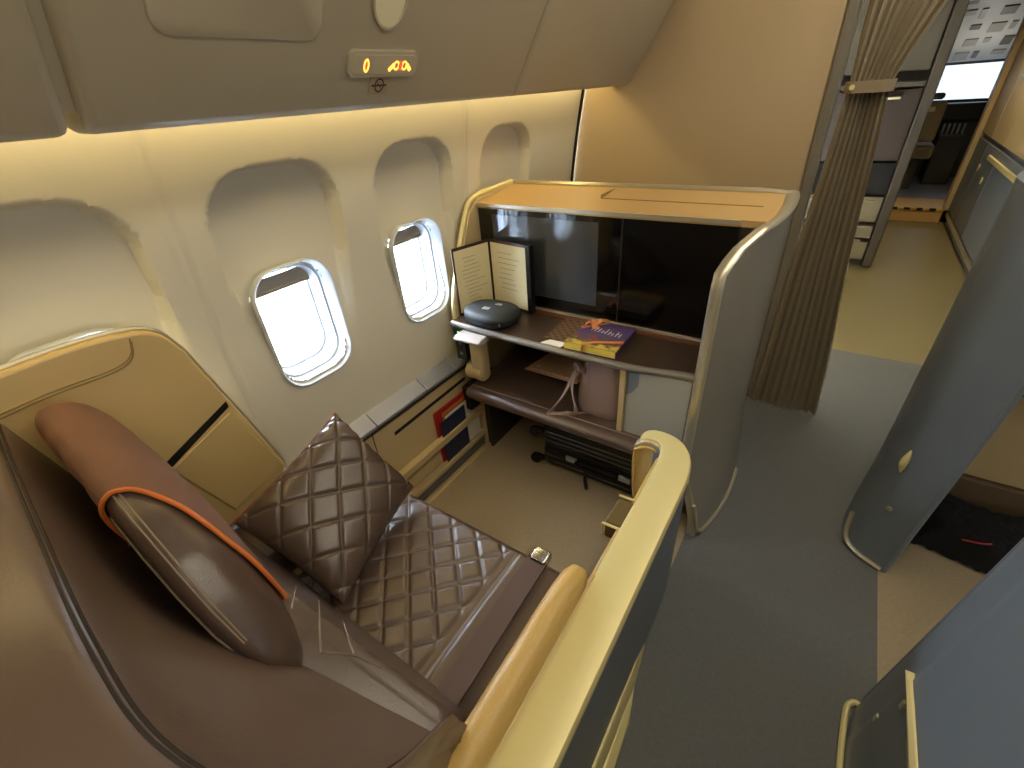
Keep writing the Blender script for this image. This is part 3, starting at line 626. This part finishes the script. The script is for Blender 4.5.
# shell behind and beside the seat: columns of control points from the window end round to the aisle end
cols = [
    # (rim point xy, rim z, outward dir xy, inner bottom xy at z .45)
    ((.10, .0), 1.12, (-.1, -1), (.13, .22)),
    ((.35, -.024), 1.12, (0, -1), (.35, .20)),
    ((.60, -.044), 1.12, (0, -1), (.60, .19)),
    ((.80, -.060), 1.11, (.05, -1), (.80, .235)),
    ((.95, -.063), 1.085, (.25, -1), (.94, .27)),
    ((1.06, -.03), 1.03, (.6, -.8), (1.0, .275)),
    ((1.065, .02), .93, (.9, -.45), (1.03, .27)),
    ((1.05, .085), .81, (1, -.2), (1.045, .265)),
    ((1.032, .15), .725, (1, 0), (1.055, .255)),
    ((1.02, .19), .665, (1, .1), (1.062, .25)),
]
grids = []
for (rxy, rz_, od, bxy) in cols:
    o2 = Vector((od[0], od[1], 0)).normalized(); r0 = Vector((rxy[0], rxy[1], rz_)); bt = Vector((bxy[0], bxy[1], .45))
    hgt = rz_ - .45; m1 = r0 + (bt - r0) * .45 + o2 * (.03 if bxy[0] < .75 else .0); m2 = r0 + (bt - r0) * .15 + o2 * .012
    row = [bt, m1, m2, r0, r0 + o2 * .035 + Vector((0, 0, .022)), r0 + o2 * .09 + Vector((0, 0, .028)), r0 + o2 * .14 + Vector((0, 0, -.005)), r0 + o2 * .16 + Vector((0, 0, -.09)), r0 + o2 * .165 + Vector((0, 0, -.28))]
    if rz_ < 1.0:
        k = max(.16, (rz_ - .70) / .4); row = row[:4] + [r0 + o2 * .03 * k + Vector((0, 0, .012)), r0 + o2 * .06 * k + Vector((0, 0, .010)), r0 + o2 * .08 * k - Vector((0, 0, .01)), r0 + o2 * .085 * k - Vector((0, 0, .06)), r0 + o2 * .085 * k - Vector((0, 0, .15))]
    grids.append(cr(row, 6))
for g in grids:
    for p in g:
        if p.x > 1.09 and p.z < .625: p.x = 1.09
nrow = len(grids[0]); full = [cr([g[j] for g in grids], 8) for j in range(nrow)]
seamj = 18
b = B(); vs = [[b.verts.new(p) for p in r0] for r0 in full]
for j in range(nrow - 1):
    for i in range(len(full[0]) - 1): b.faces.new((vs[j][i], vs[j][i + 1], vs[j + 1][i + 1], vs[j + 1][i]))
sh = obj('leather_shell', b, 'leather_shell', seat, sub=1, angle=80)
for jj in (17.55, 18.45):
    j0 = int(jj); f_ = jj - j0
    b = B(); tube(b, [full[j0][i] * (1 - f_) + full[j0 + 1][i] * f_ + Vector((0, 0, -.0003)) for i in range(len(full[0]))], .0026, 6); obj('seam', b, mat('dark_groove_thread', '2b2117', .7), sh)
# window wing, beige
wing = [(-.30, 1.17), (.05, 1.196), (.22, 1.192), (.30, 1.165), (.335, 1.10), (.39, .86), (.437, .645), (.40, .60), (-.30, .50)]
wp = cr([Vector((.13, y, z)) for y, z in wing[:5]], 5) + [Vector((.13, y, z)) for y, z in wing[5:]]
b = B(); prism(b, [(.095, p.y, p.z) for p in wp], (.035, 0, 0)); wg = obj('window_wing', b, 'beige', seat, bevel=.008, segs=3)
b = B(); tube(b, [Vector((.105, p.y + .003, p.z + .002)) for p in wp[1:-1]], .0055, 6); obj('wing_edge', b, 'silver', wg)
for dz in (0, .007):
    b = B(); tube(b, cr([Vector((.1308, y, z - dz)) for y, z in ((-.2, 1.105), (.05, 1.128), (.19, 1.125), (.235, 1.14), (.25, 1.175))], 6), .0016, 6); obj('seam', b, mat('olive_thread', '8a7340', .7), wg)
p, q_ = at(168, 466, 'x', .132), at(228, 405, 'x', .132)
obj('pocket_slot', prism(B(), [(.1295, p.y, p.z - .012), (.1295, q_.y, q_.z - .006), (.1295, q_.y, q_.z + .012), (.1295, p.y, p.z + .010)], (.002, 0, 0)), 'black', wg)
pa, pb, pc_, pd = at(172, 470, 'x', .134), at(231, 411, 'x', .134), at(283, 464, 'x', .134), at(236, 510, 'x', .134)
obj('pocket_cover', prism(B(), [(.129, pa.y, pa.z), (.129, pb.y, pb.z), (.129, pc_.y, pc_.z), (.129, pd.y, pd.z)], (.006, 0, 0)), 'beige', wg, bevel=.003)
# low leather armrest by the window
b = B(); loft(b, [[(.225 + a, y, .50 + c) for a, c in rr(.10 * s, .055 * s, .03)] for y, s in ((.05, 1), (.50, 1), (.53, .9), (.54, .7))]); obj('window_armrest', b, 'leather', seat)
# belt
b = B(); strip(b, [(.935, .215, .54), (.935, .235, .515), (.93, .29, .499), (.925, .40, .4945), (.922, .52, .4935), (.92, .61, .492), (.92, .64, .490)], .058, .005); bl = obj('seat_belt', b, 'strap', seat)
b = B(); cpb = Vector((.922, .650, .494)); loft(b, [[(cpb.x + a * s, cpb.y + h, cpb.z + c * s) for a, c in rr(.027, .012, .01)] for h, s in ((-.022, .8), (-.017, 1), (.014, 1), (.018, .9))]); bu = obj('belt_buckle', b, 'chrome', bl)
obj('buckle_mouth', bx(cpb.x - .019, cpb.y - .0235, cpb.z - .005, cpb.x + .019, cpb.y - .0215, cpb.z + .006), 'black_m', bu)
# pillow
pc = [Vector((.566, .255, .497)), Vector((.445, .635, .512)), Vector((.262, .565, .785)), Vector((.255, .205, .665))]
nrm = (pc[1] - pc[0]).cross(pc[3] - pc[0]).normalized(); nrm = nrm if nrm.z > 0 else -nrm
def pil(u, v, sgn):
    s = (pc[0] * (1 - u) + pc[1] * u) * (1 - v) + (pc[3] * (1 - u) + pc[2] * u) * v
    pu, pv = 2 * u - 1, 2 * v - 1; pin = 1 - .045 * (1 - abs(pu) ** 2) * abs(pv) ** 2 - 0
    c = (pc[0] + pc[1] + pc[2] + pc[3]) / 4
    s = c + (s - c) * (1 - .05 * ((1 - pu * pu) * abs(pv) ** 3 + (1 - pv * pv) * abs(pu) ** 3))
    h = .062 * ((1 - pu ** 4) * (1 - pv ** 4)) ** .55
    if sgn > 0: h += .007 * (quilt(pu * .2, pv * .2, .118, .006) - 1) * min(1, h / .02) + .0025 * math.sin(u * 50) * max(0, abs(pv) - .8) * 5 + .0025 * math.sin(v * 46) * max(0, abs(pu) - .8) * 5
    return s + nrm * (h * sgn + .028)
t = thing('quilted_pillow', 'square quilted brown leather pillow leaning on the seat by the window wing', 'pillow', (.4, .4, .5))
b = B(); A = grid(b, lambda u, v: pil(u, v, 1), 130, 130); C = grid(b, lambda u, v: pil(u, v, -1), 130, 130); bmesh.ops.remove_doubles(b, verts=b.verts, dist=.0008); obj('pillow_body', b, 'leather', t, angle=80)
b = B(); tube(b, [pil(k / 30, 1, 1) for k in range(31)] , .004, 6); obj('piping', b, 'rustpipe', t)
# aisle divider
dv = thing('aisle_divider', 'low champagne topped divider between the seat and the aisle', 'divider', (1.15, .6, 0))
DZT = .598
ol = [(1.098, -.7), (1.098, 1.12), (1.06, 1.14), (1.06, 1.188), (1.11, 1.186), (1.15, 1.165), (1.18, 1.12), (1.194, 1.05), (1.198, .95), (1.198, -.7)]
b = B(); prism(b, [(x, y, .03) for x, y in ol], (0, 0, DZT - .055)); obj('divider_body', b, 'greyd', dv, angle=50)
rp = [(1.147, -.7, DZT + .008, .052), (1.147, .3, DZT + .004, .052), (1.147, .8, DZT, .052), (1.147, .98, DZT, .052), (1.144, 1.06, DZT - .002, .051), (1.133, 1.12, DZT - .004, .046), (1.11, 1.16, DZT - .003, .038), (1.075, 1.178, DZT - .002, .030), (1.035, 1.18, DZT - .006, .026), (1.008, 1.178, DZT - .025, .024), (.996, 1.176, DZT - .065, .022), (.994, 1.174, DZT - .13, .020), (1.0, 1.172, DZT - .22, .018)]
tp = cr([Vector(p[:3]) for p in rp], 6); tw = cr([Vector((p[3], 0, 0)) for p in rp], 6); rings = []; up_ = Vector((0, 0, 1))
for i, p in enumerate(tp):
    tg = (tp[min(i + 1, len(tp) - 1)] - tp[max(0, i - 1)]).normalized(); a = tg.cross(Vector((0, -.0001, 1))); a = Vector((a.x, a.y, 0))
    if a.length < .35: a = Vector((0, -1, 0)) if False else last
    a.normalize(); last = a.copy(); n_ = a.cross(tg).normalized(); w2 = tw[i].x
    rings.append([p + a * c * w2 + n_ * d_ for c, d_ in ((-1, -.026), (-1, -.010), (-.9, -.002), (-.68, 0), (.68, 0), (.9, -.002), (1, -.010), (1, -.026))])
b = B(); loft(b, rings); obj('top_rail', b, 'gold', dv, angle=40)
# end wing that turns inward at the front of the divider
ep = [(1.105, .20), (1.108, .52), (1.095, .565), (1.065, .582), (1.03, .582), (1.007, .565), (.993, .54), (.998, .42), (1.01, .31), (1.03, .24)]
epc = cr([Vector((x, 1.145, z)) for x, z in ep], 4)
b = B(); prism(b, epc, (0, .03, 0)); ew = obj('end_wing', b, 'silver', dv, bevel=.006)
cc = Vector((1.05, 1.142, .42)); b = B(); prism(b, [cc + (Vector((p.x, 1.142, p.z)) - cc) * .88 for p in epc], (0, .006, 0)); obj('end_wing_lining', b, 'beige', ew, bevel=.002)
b = B(); tube(b, [cc + (Vector((p.x, 1.136, p.z)) - cc) * .90 for p in epc], .0045, 6); obj('lining_piping', b, 'tanlea', ew)
b = B(); box(b, 1.04, .80, .49, 1.096, .90, .56); hk = obj('inner_pocket', b, mat('brown_pocket', '5c4a26', .4), dv, bevel=.008)
b = B(); tube(b, [(1.096, .79, .562), (1.04, .79, .558), (1.036, .80, .50)], .004, 6); obj('pocket_rim', b, 'gold', hk); b = B(); tube(b, [(1.096, .905, .562), (1.04, .905, .56)], .004, 6); obj('pocket_rim', b, 'gold', hk)
obj('inner_lining', bx(1.078, .55, .28, 1.097, 1.12, .555), 'tanlea', dv, bevel=.006)
b = B(); pr = [(.13, -.4, 0)]; rings = []
for y, s in ((-.7, 1), (.45, 1), (.53, .97), (.575, .85), (.60, .62), (.607, .3)):
    rings.append([(1.061 + .037 * s * math.copysign(abs(math.cos(a)) ** .8, math.cos(a)), y, .585 + .050 * s * math.copysign(abs(math.sin(a)) ** .8, math.sin(a))) for a in [2 * math.pi * k / 24 for k in range(24)]])
loft(b, rings); obj('arm_pad', b, 'tanlea', dv)
b = B(); tube(b, [(1.098, y, .592 + .006) for y in (-.6, 0, .3, .55, .607)], .003, 6); obj('pad_piping', b, 'beige', dv)
for k, (x_, z0, z1, ye) in enumerate(((1.205, .02, .11, .86), (1.232, .0, .05, .74))):
    b = B(); rings = []
    for y, s in ((-.7, 1), (ye - .35, 1), (ye - .15, .85), (ye - .05, .5), (ye, .08)): rings.append([(1.17, y, z0), (1.17, y, z0 + (z1 - z0) * s), (1.17 + (x_ - 1.17) * s * .7 + .01, y, z0 + (z1 - z0) * s), (1.17 + (x_ - 1.17) * s + .012, y, z0 + (z1 - z0) * s * .6), (1.17 + (x_ - 1.17) * s + .012, y, z0)])
    loft(b, rings); obj('kick_rail', b, 'gold', dv, bevel=.004)
# folded knit cloth on the row behind, at the lower left corner
b = B(); grid(b, lambda u, v: Vector((.45 + u * .30, -.33 + .07 * math.sin(v * 2.6), .62 + .36 * v + .004 * math.sin(u * 120 + v * 20))), 120, 24); r_ = bmesh.ops.solidify(b, geom=b.faces[:], thickness=.01)
tag(obj('knit_blanket', b, 'rib'), 'ribbed olive knit blanket just showing in the lower left corner', 'blanket')
# ================================================================== CURTAIN
t = thing('aisle_curtain', 'pleated taupe curtain gathered by a tie band beside the bulkhead', 'curtain', (1.35, 2.44, 0))
prof = [(0, 1.225, 1.55), (.3, 1.235, 1.525), (.8, 1.245, 1.47), (1.2, 1.262, 1.435), (1.42, 1.272, 1.415), (1.50, 1.275, 1.41), (1.56, 1.272, 1.425), (1.75, 1.262, 1.50), (2.0, 1.25, 1.62), (2.26, 1.25, 1.75)]
def cprof(z):
    for a, c in zip(prof, prof[1:]):
        if a[0] <= z <= c[0]: k = (z - a[0]) / (c[0] - a[0]); return a[1] + (c[1] - a[1]) * k, a[2] + (c[2] - a[2]) * k
    return prof[-1][1:]
def curt(u, v):
    z = .015 + v * 2.24; x0, x1 = cprof(z); w_ = x1 - x0; amp = .014 + .10 * w_
    uu = u + .006 * math.sin(z * 5 + u * 30); ph = uu * 2 * math.pi * 9 + .6 * math.sin(z * 1.7 + u * 9)
    return Vector((x0 + w_ * (u + .015 * math.sin(2 * ph)), 2.44 + amp * .5 * math.sin(ph) + .012 * math.sin(u * 9 + z * 2), z))
b = B(); grid(b, curt, 260, 70); obj('curtain_cloth', b, 'curtain', t, angle=80)
b = B(); loft(b, [[(1.343 + a, 2.44 + c, z) for a, c in rr(.079, .052, .04)] for z in (1.478, 1.482, 1.512, 1.516)]); obj('tie_band', b, mat('curtain_tie_cloth', '8d7c62', .8), t)
b = B(); tube(b, [(1.29, 2.388, 1.498), (1.29, 2.38, 1.498)], .009, 14); obj('tie_button', b, 'gold', t)
# ================================================================== FORWARD GALLEY AND FLIGHT DECK
t = thing('galley_unit', 'dark brown galley stowage unit with carts left of the flight deck door', 'galley', (1.2, 5.3, 0))
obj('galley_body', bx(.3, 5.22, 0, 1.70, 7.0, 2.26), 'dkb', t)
obj('corner_post', bx(1.69, 5.12, 0, 1.765, 7.1, 2.27), 'dkp', t, bevel=.01)
obj('upper_locker', bx(.9, 5.14, 1.5, 1.68, 5.22, 2.2), 'dkm', t, bevel=.005)
obj('locker_screen', bx(1.22, 5.125, 1.62, 1.46, 5.142, 1.95), mat('dim_screen', '2b2424', .3), t)
obj('counter', bx(.9, 5.08, 1.40, 1.68, 5.25, 1.43), 'dkm', t)
obj('towel', bx(1.38, 5.06, 1.32, 1.56, 5.12, 1.335), 'cream', t, bevel=.004)
b = B(); [box(b, 1.40 + .03 * k, 5.075, 1.45, 1.41 + .03 * k, 5.085, 1.46) for k in (0, 1)]; obj('indicator', b, 'led', t)
obj('dark_bay', bx(.9, 5.15, .88, 1.68, 5.23, 1.38), mat('brown_bay', '2f1f12', .5), t)
obj('lower_bay', bx(.9, 5.16, .62, 1.68, 5.24, .86), 'black_m', t)
for z0, z1 in ((.06, .22), (.25, .36), (.39, .60)): obj('galley_drawer', bx(.9, 5.13, z0, 1.68, 5.22, z1), mat('drawer_front', '7a7058', .5), t, bevel=.008)
b = B(); [box(b, .95, 5.11, z, 1.62, 5.13, z + .015) for z in (.56, .345, .225)]; obj('drawer_pull', b, mat('galley_trim', '8d8168', .4), t)
t = thing('closet_wall', 'grey closet doors with yellow light coloured into the upper ones along the right of the galley aisle', 'closet', (2.5, 5.5, 0))
obj('closet_body', bx(2.43, 3.0, .0, 3.2, 7.05, 2.26), 'greyd', t)
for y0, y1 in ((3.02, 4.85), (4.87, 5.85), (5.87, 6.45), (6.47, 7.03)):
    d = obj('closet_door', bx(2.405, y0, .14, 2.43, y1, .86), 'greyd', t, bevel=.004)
    d2 = obj('closet_door', bx(2.405, y0, .90, 2.43, y1, 2.2), 'beigepl' if y0 > 4.8 else 'greyd', t, bevel=.004)  # beige upper doors: yellow light on grey doors, put into the colour
obj('grab_rail', bx(2.385, 4.87, .76, 2.405, 6.15, .80), 'gold', t, bevel=.006)
obj('kick_strip', bx(2.40, 4.9, .075, 2.43, 7.03, .12), 'silver', t, bevel=.003)
b = B(); tube(b, [(2.405, 6.25, 1.45), (2.395, 6.25, 1.45)], .035, 16); box(b, 2.392, 6.21, 1.38, 2.402, 6.29, 1.40); obj('hook', b, 'alu', t)
b = B(); [tube(b, [(2.403, y, z), (2.395, y, z)], .03, 12) for y, z in ((6.4, .66), (6.05, .60))]; obj('door_knob', b, 'gold', t)
# door frame to the flight deck
bm = B(); box(bm, 1.765, 7.0, 0, 1.90, 7.12, 2.27); box(bm, 2.36, 7.0, 0, 2.45, 7.12, 2.27); box(bm, 1.765, 7.0, 2.0, 2.45, 7.12, 2.27); struct('door_1', bm, 'bulk', bevel=.008)
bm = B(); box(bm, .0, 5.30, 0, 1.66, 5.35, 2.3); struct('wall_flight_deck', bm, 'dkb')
bm = B(); box(bm, 2.45, 7.05, 0, 5.4, 7.1, 2.3); struct('wall_flight_deck_right', bm, 'wall')
bm = B(); box(bm, 1.765, 7.0, 0, 2.45, 7.6, .14); struct('floor_step', bm, 'topw', bevel=.004)
t = thing('step_edge', 'black and yellow striped edge strip on the flight deck step', 'edge strip', (2.1, 7.0, .14))
for k in range(8): obj('stripe', bx(1.90 + k * .0575, 6.99, .125, 1.90 + (k + 1) * .0575, 7.03, .146), mat('stripe_yellow', 'd0a030', .5) if k % 2 else 'black_m', t)
struct('floor_flight_deck', bx(1.2, 7.6, .10, 3.4, 9.2, .13), 'alu'); 
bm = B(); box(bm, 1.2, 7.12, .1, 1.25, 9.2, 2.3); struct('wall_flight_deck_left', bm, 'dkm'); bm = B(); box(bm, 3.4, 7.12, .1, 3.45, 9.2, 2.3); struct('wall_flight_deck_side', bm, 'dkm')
bm = B(); box(bm, 1.2, 9.2, .1, 3.45, 9.25, 1.08); box(bm, 1.2, 9.2, 1.47, 3.45, 9.25, 2.3); [box(bm, x, 9.2, 1.08, x + .05, 9.25, 1.47) for x in (1.2, 2.03, 2.66, 3.38)]; w9 = struct('window_9', bm, 'dkm'); obj('windscreen_pane', bx(1.22, 9.215, 1.07, 3.43, 9.222, 1.48), dimmed_pane(), w9)  # pane darkened to hold daylight back; a real windscreen is clear
t = thing('overhead_switch_panel', 'pale switch panel sloping under the flight deck ceiling', 'instrument panel', (2.2, 8.3, 2.0))
b = B(); prism(b, [(1.9, 7.6, 2.20), (1.9, 9.1, 1.50), (1.9, 9.15, 2.26)], (.75, 0, 0)); obj('panel_body', b, 'lit', t)
for k in range(5):
    for j in range(4):
        y = 7.8 + k * .27; z = 2.20 - (y - 7.6) * .467 - .012; x = 1.95 + j * .17 + .02 * (k % 2); ww = (.12, .06, .09, .13, .05)[(k * 3 + j) % 5]; dd_ = (1, .5, .8)[(k + 2 * j) % 3]; obj('switch_block', prism(B(), [(x, y, z), (x + ww, y, z), (x + ww, y + .16 * dd_, z - .075 * dd_), (x, y + .16 * dd_, z - .075 * dd_)], (0, 0, .02)), 'grey' if (k + j) % 3 else 'dkm', t)
t = thing('pilot_seat', 'tan pilot seat seen from behind through the flight deck doorway', 'seat', (2.0, 8.0, .13))
obj('seat_back', bx(1.90, 8.0, .70, 2.15, 8.12, 1.14), mat('pilot_seat_tan', '8f7c5c', .7), t, bevel=.04); obj('head_rest', bx(1.94, 8.0, 1.15, 2.10, 8.08, 1.22), 'dkm', t, bevel=.03); obj('seat_pan', bx(1.88, 8.1, .5, 2.2, 8.55, .66), mat('pilot_seat_pan', '7c6a4c', .7), t, bevel=.04)
obj('pedestal', bx(1.96, 8.2, .13, 2.1, 8.4, .5), 'dk', t); obj('label_patch', bx(1.95, 7.993, 1.03, 2.05, 8.0, 1.08), 'cream', t)
t = thing('centre_pedestal', 'dark instrument pedestal between the pilot seats', 'instrument panel', (2.4, 8.6, .13))
obj('pedestal_body', bx(2.24, 8.6, .13, 2.52, 9.15, .72), 'dk', t, bevel=.02); obj('glareshield', bx(1.3, 8.95, .85, 3.35, 9.18, 1.05), 'dk', t, bevel=.02)
for k in range(5): obj('lever', bx(2.26 + k * .05, 8.7, .72, 2.28 + k * .05, 8.74, .84), 'lit', t, bevel=.005)
area('flight_deck_light', (2.3, 8.4, 1.2), (180, 0, 0), .3, .3, 3, (1, .96, .9))
# ================================================================== CENTRE PODS ACROSS THE AISLE
t = thing('centre_console', 'tall slate grey console side across the aisle with metal kick trim', 'console', (1.9, 1.6, 0))
pl = [(1.83, 1.535), (1.79, 1.56), (1.750, 1.59), (1.722, 1.64), (1.716, 1.70), (1.726, 1.79), (1.80, 2.02), (1.94, 2.4)]
pc2 = cr([Vector((x, y, 0)) for x, y in pl], 6)
def panel(k, z, off):
    p = pc2[k]; q0 = pc2[max(0, k - 1)]; q1 = pc2[min(len(pc2) - 1, k + 1)]; n_ = (q1 - q0).cross(Vector((0, 0, 1))).normalized(); n_ = n_ if n_.x > 0 else -n_
    ln = max(0, 1 - k / 7) * z
    fl = .010 * sm(.4, .05, z) * sm(4, 12, k)
    return Vector((p.x + .045 * ln - fl, p.y - .02 * ln, z)) + n_ * off
b = B(); NP = len(pc2) - 1
A = grid(b, lambda u, v: panel(round(u * NP), v * 1.30, 0), NP, 20); C = grid(b, lambda u, v: panel(round(u * NP), v * 1.30, .03), NP, 20); stitch(b, A, C); obj('side_panel', b, 'greyd', t, angle=50)
b = B(); tube(b, [panel(0, z, .014) + Vector((0, -.003, 0)) for z in [k * .06 for k in range(21)]], .013, 8); obj('front_edge', b, 'greyd', t)
b = B(); tube(b, cr([panel(0, .012, -.006), panel(4, .012, -.008), panel(9, .014, -.008), panel(14, .02, -.008), panel(17, .05, -.008), panel(19, .13, -.006)], 6), .009, 8); obj('kick_trim', b, 'silver', t)
b = B(); tube(b, [panel(11, .47 + .012 * k, -.003 - .006 * (1 - abs(k) / 4)) for k in range(-4, 5)], [.002, .006, .009, .011, .012, .011, .009, .006, .002], 10); obj('latch', b, 'gold', t)
b = B(); tube(b, [panel(8, .27, .006), panel(8, .27, -.005)], .009, 12); obj('cap_and_glint', b, 'silver', t)
obj('console_cupboard', bx(1.99, 2.05, .16, 2.9, 2.5, .60), 'beigepl', t, bevel=.004)
obj('console_base', bx(1.99, 2.03, .0, 2.9, 2.5, .155), mat('brown_base_board', '6b573f', .6), t, bevel=.004)
obj('console_shelf', bx(1.99, 1.90, .615, 2.9, 2.5, .65), 'shelf', t, bevel=.006)
obj('console_upper', bx(1.99, 2.3, .65, 2.9, 2.5, 1.22), 'glass', t)
b = B(); random.seed(3)
def bl_(u, v):
    x = 1.88 + u * .6; y = 1.71 + v * .31; e = min(u, 1 - u, v, 1 - v); return Vector((x + .02 * math.sin(v * 9), y + .015 * math.sin(u * 11), .004 + .085 * sm(0, .18, e) + .012 * random.random()))
A = grid(b, bl_, 60, 30); tb_ = thing('blanket', 'black tufted blanket with red threads on the floor across the aisle', 'blanket', (2.15, 1.85, 0)); obj('blanket_cloth', b, 'fur', tb_, angle=80)
b = B(); tube(b, cr([(1.93, 1.80, .10), (1.95, 1.86, .105), (1.92, 1.92, .105)], 5), .003, 5); obj('red_thread', b, 'red', tb_)
b = B(); tube(b, cr([(2.04, 1.73, .10), (2.09, 1.735, .105), (2.12, 1.75, .105)], 5), .003, 5); obj('red_thread', b, 'red', tb_)
t = thing('centre_seat_shell', 'blue grey seat shell across the aisle with a champagne corner trim at lower right', 'divider', (1.9, .5, 0))
pl = [(1.88, .93), (1.82, .965), (1.785, .985), (1.765, .965), (1.752, .88), (1.745, .7), (1.74, -.6)]
pc2 = cr([Vector((x, y, 0)) for x, y in pl], 6); NP = len(pc2) - 1
def panel3(k, z, off):
    p = pc2[k]; q0 = pc2[max(0, k - 1)]; q1 = pc2[min(len(pc2) - 1, k + 1)]; n_ = (q1 - q0).cross(Vector((0, 0, 1))).normalized(); n_ = n_ if n_.x > 0 else -n_
    return Vector((p.x + .035 * z, p.y - .04 * z, z)) + n_ * off
b = B(); A = grid(b, lambda u, v: panel3(round(u * NP), v * 1.0, 0), NP, 16); C = grid(b, lambda u, v: panel3(round(u * NP), v * 1.0, .035), NP, 16); stitch(b, A, C); obj('shell_panel', b, 'greyd', t, angle=50)
b = B(); tube(b, cr([panel3(2, .012, -.006), panel3(8, .012, -.010), panel3(16, .012, -.012), panel3(24, .012, -.012), panel3(32, .012, -.012)], 8), .008, 8); obj('kick_trim', b, 'gold', t)
b = B(); rings = []
for y, s in ((-.5, 1), (.3, 1), (.6, .8), (.78, .45), (.87, .05)): rings.append([(1.775, y, .41 - .05 * s), (1.757, y, .41 - .05 * s), (1.750, y, .41), (1.757, y, .41 + .02 * s), (1.775, y, .41 + .02 * s)])
loft(b, rings); obj('side_rail', b, 'gold', t, bevel=.002)
for yy, zz in ((.84, .20), (.80, .36)): obj('cap_and_glint', bx(1.752, yy, zz, 1.762, yy + .012, zz + .03), 'silver', t, bevel=.003)  # silver pieces stand in for small bluish-white reflections on the shell
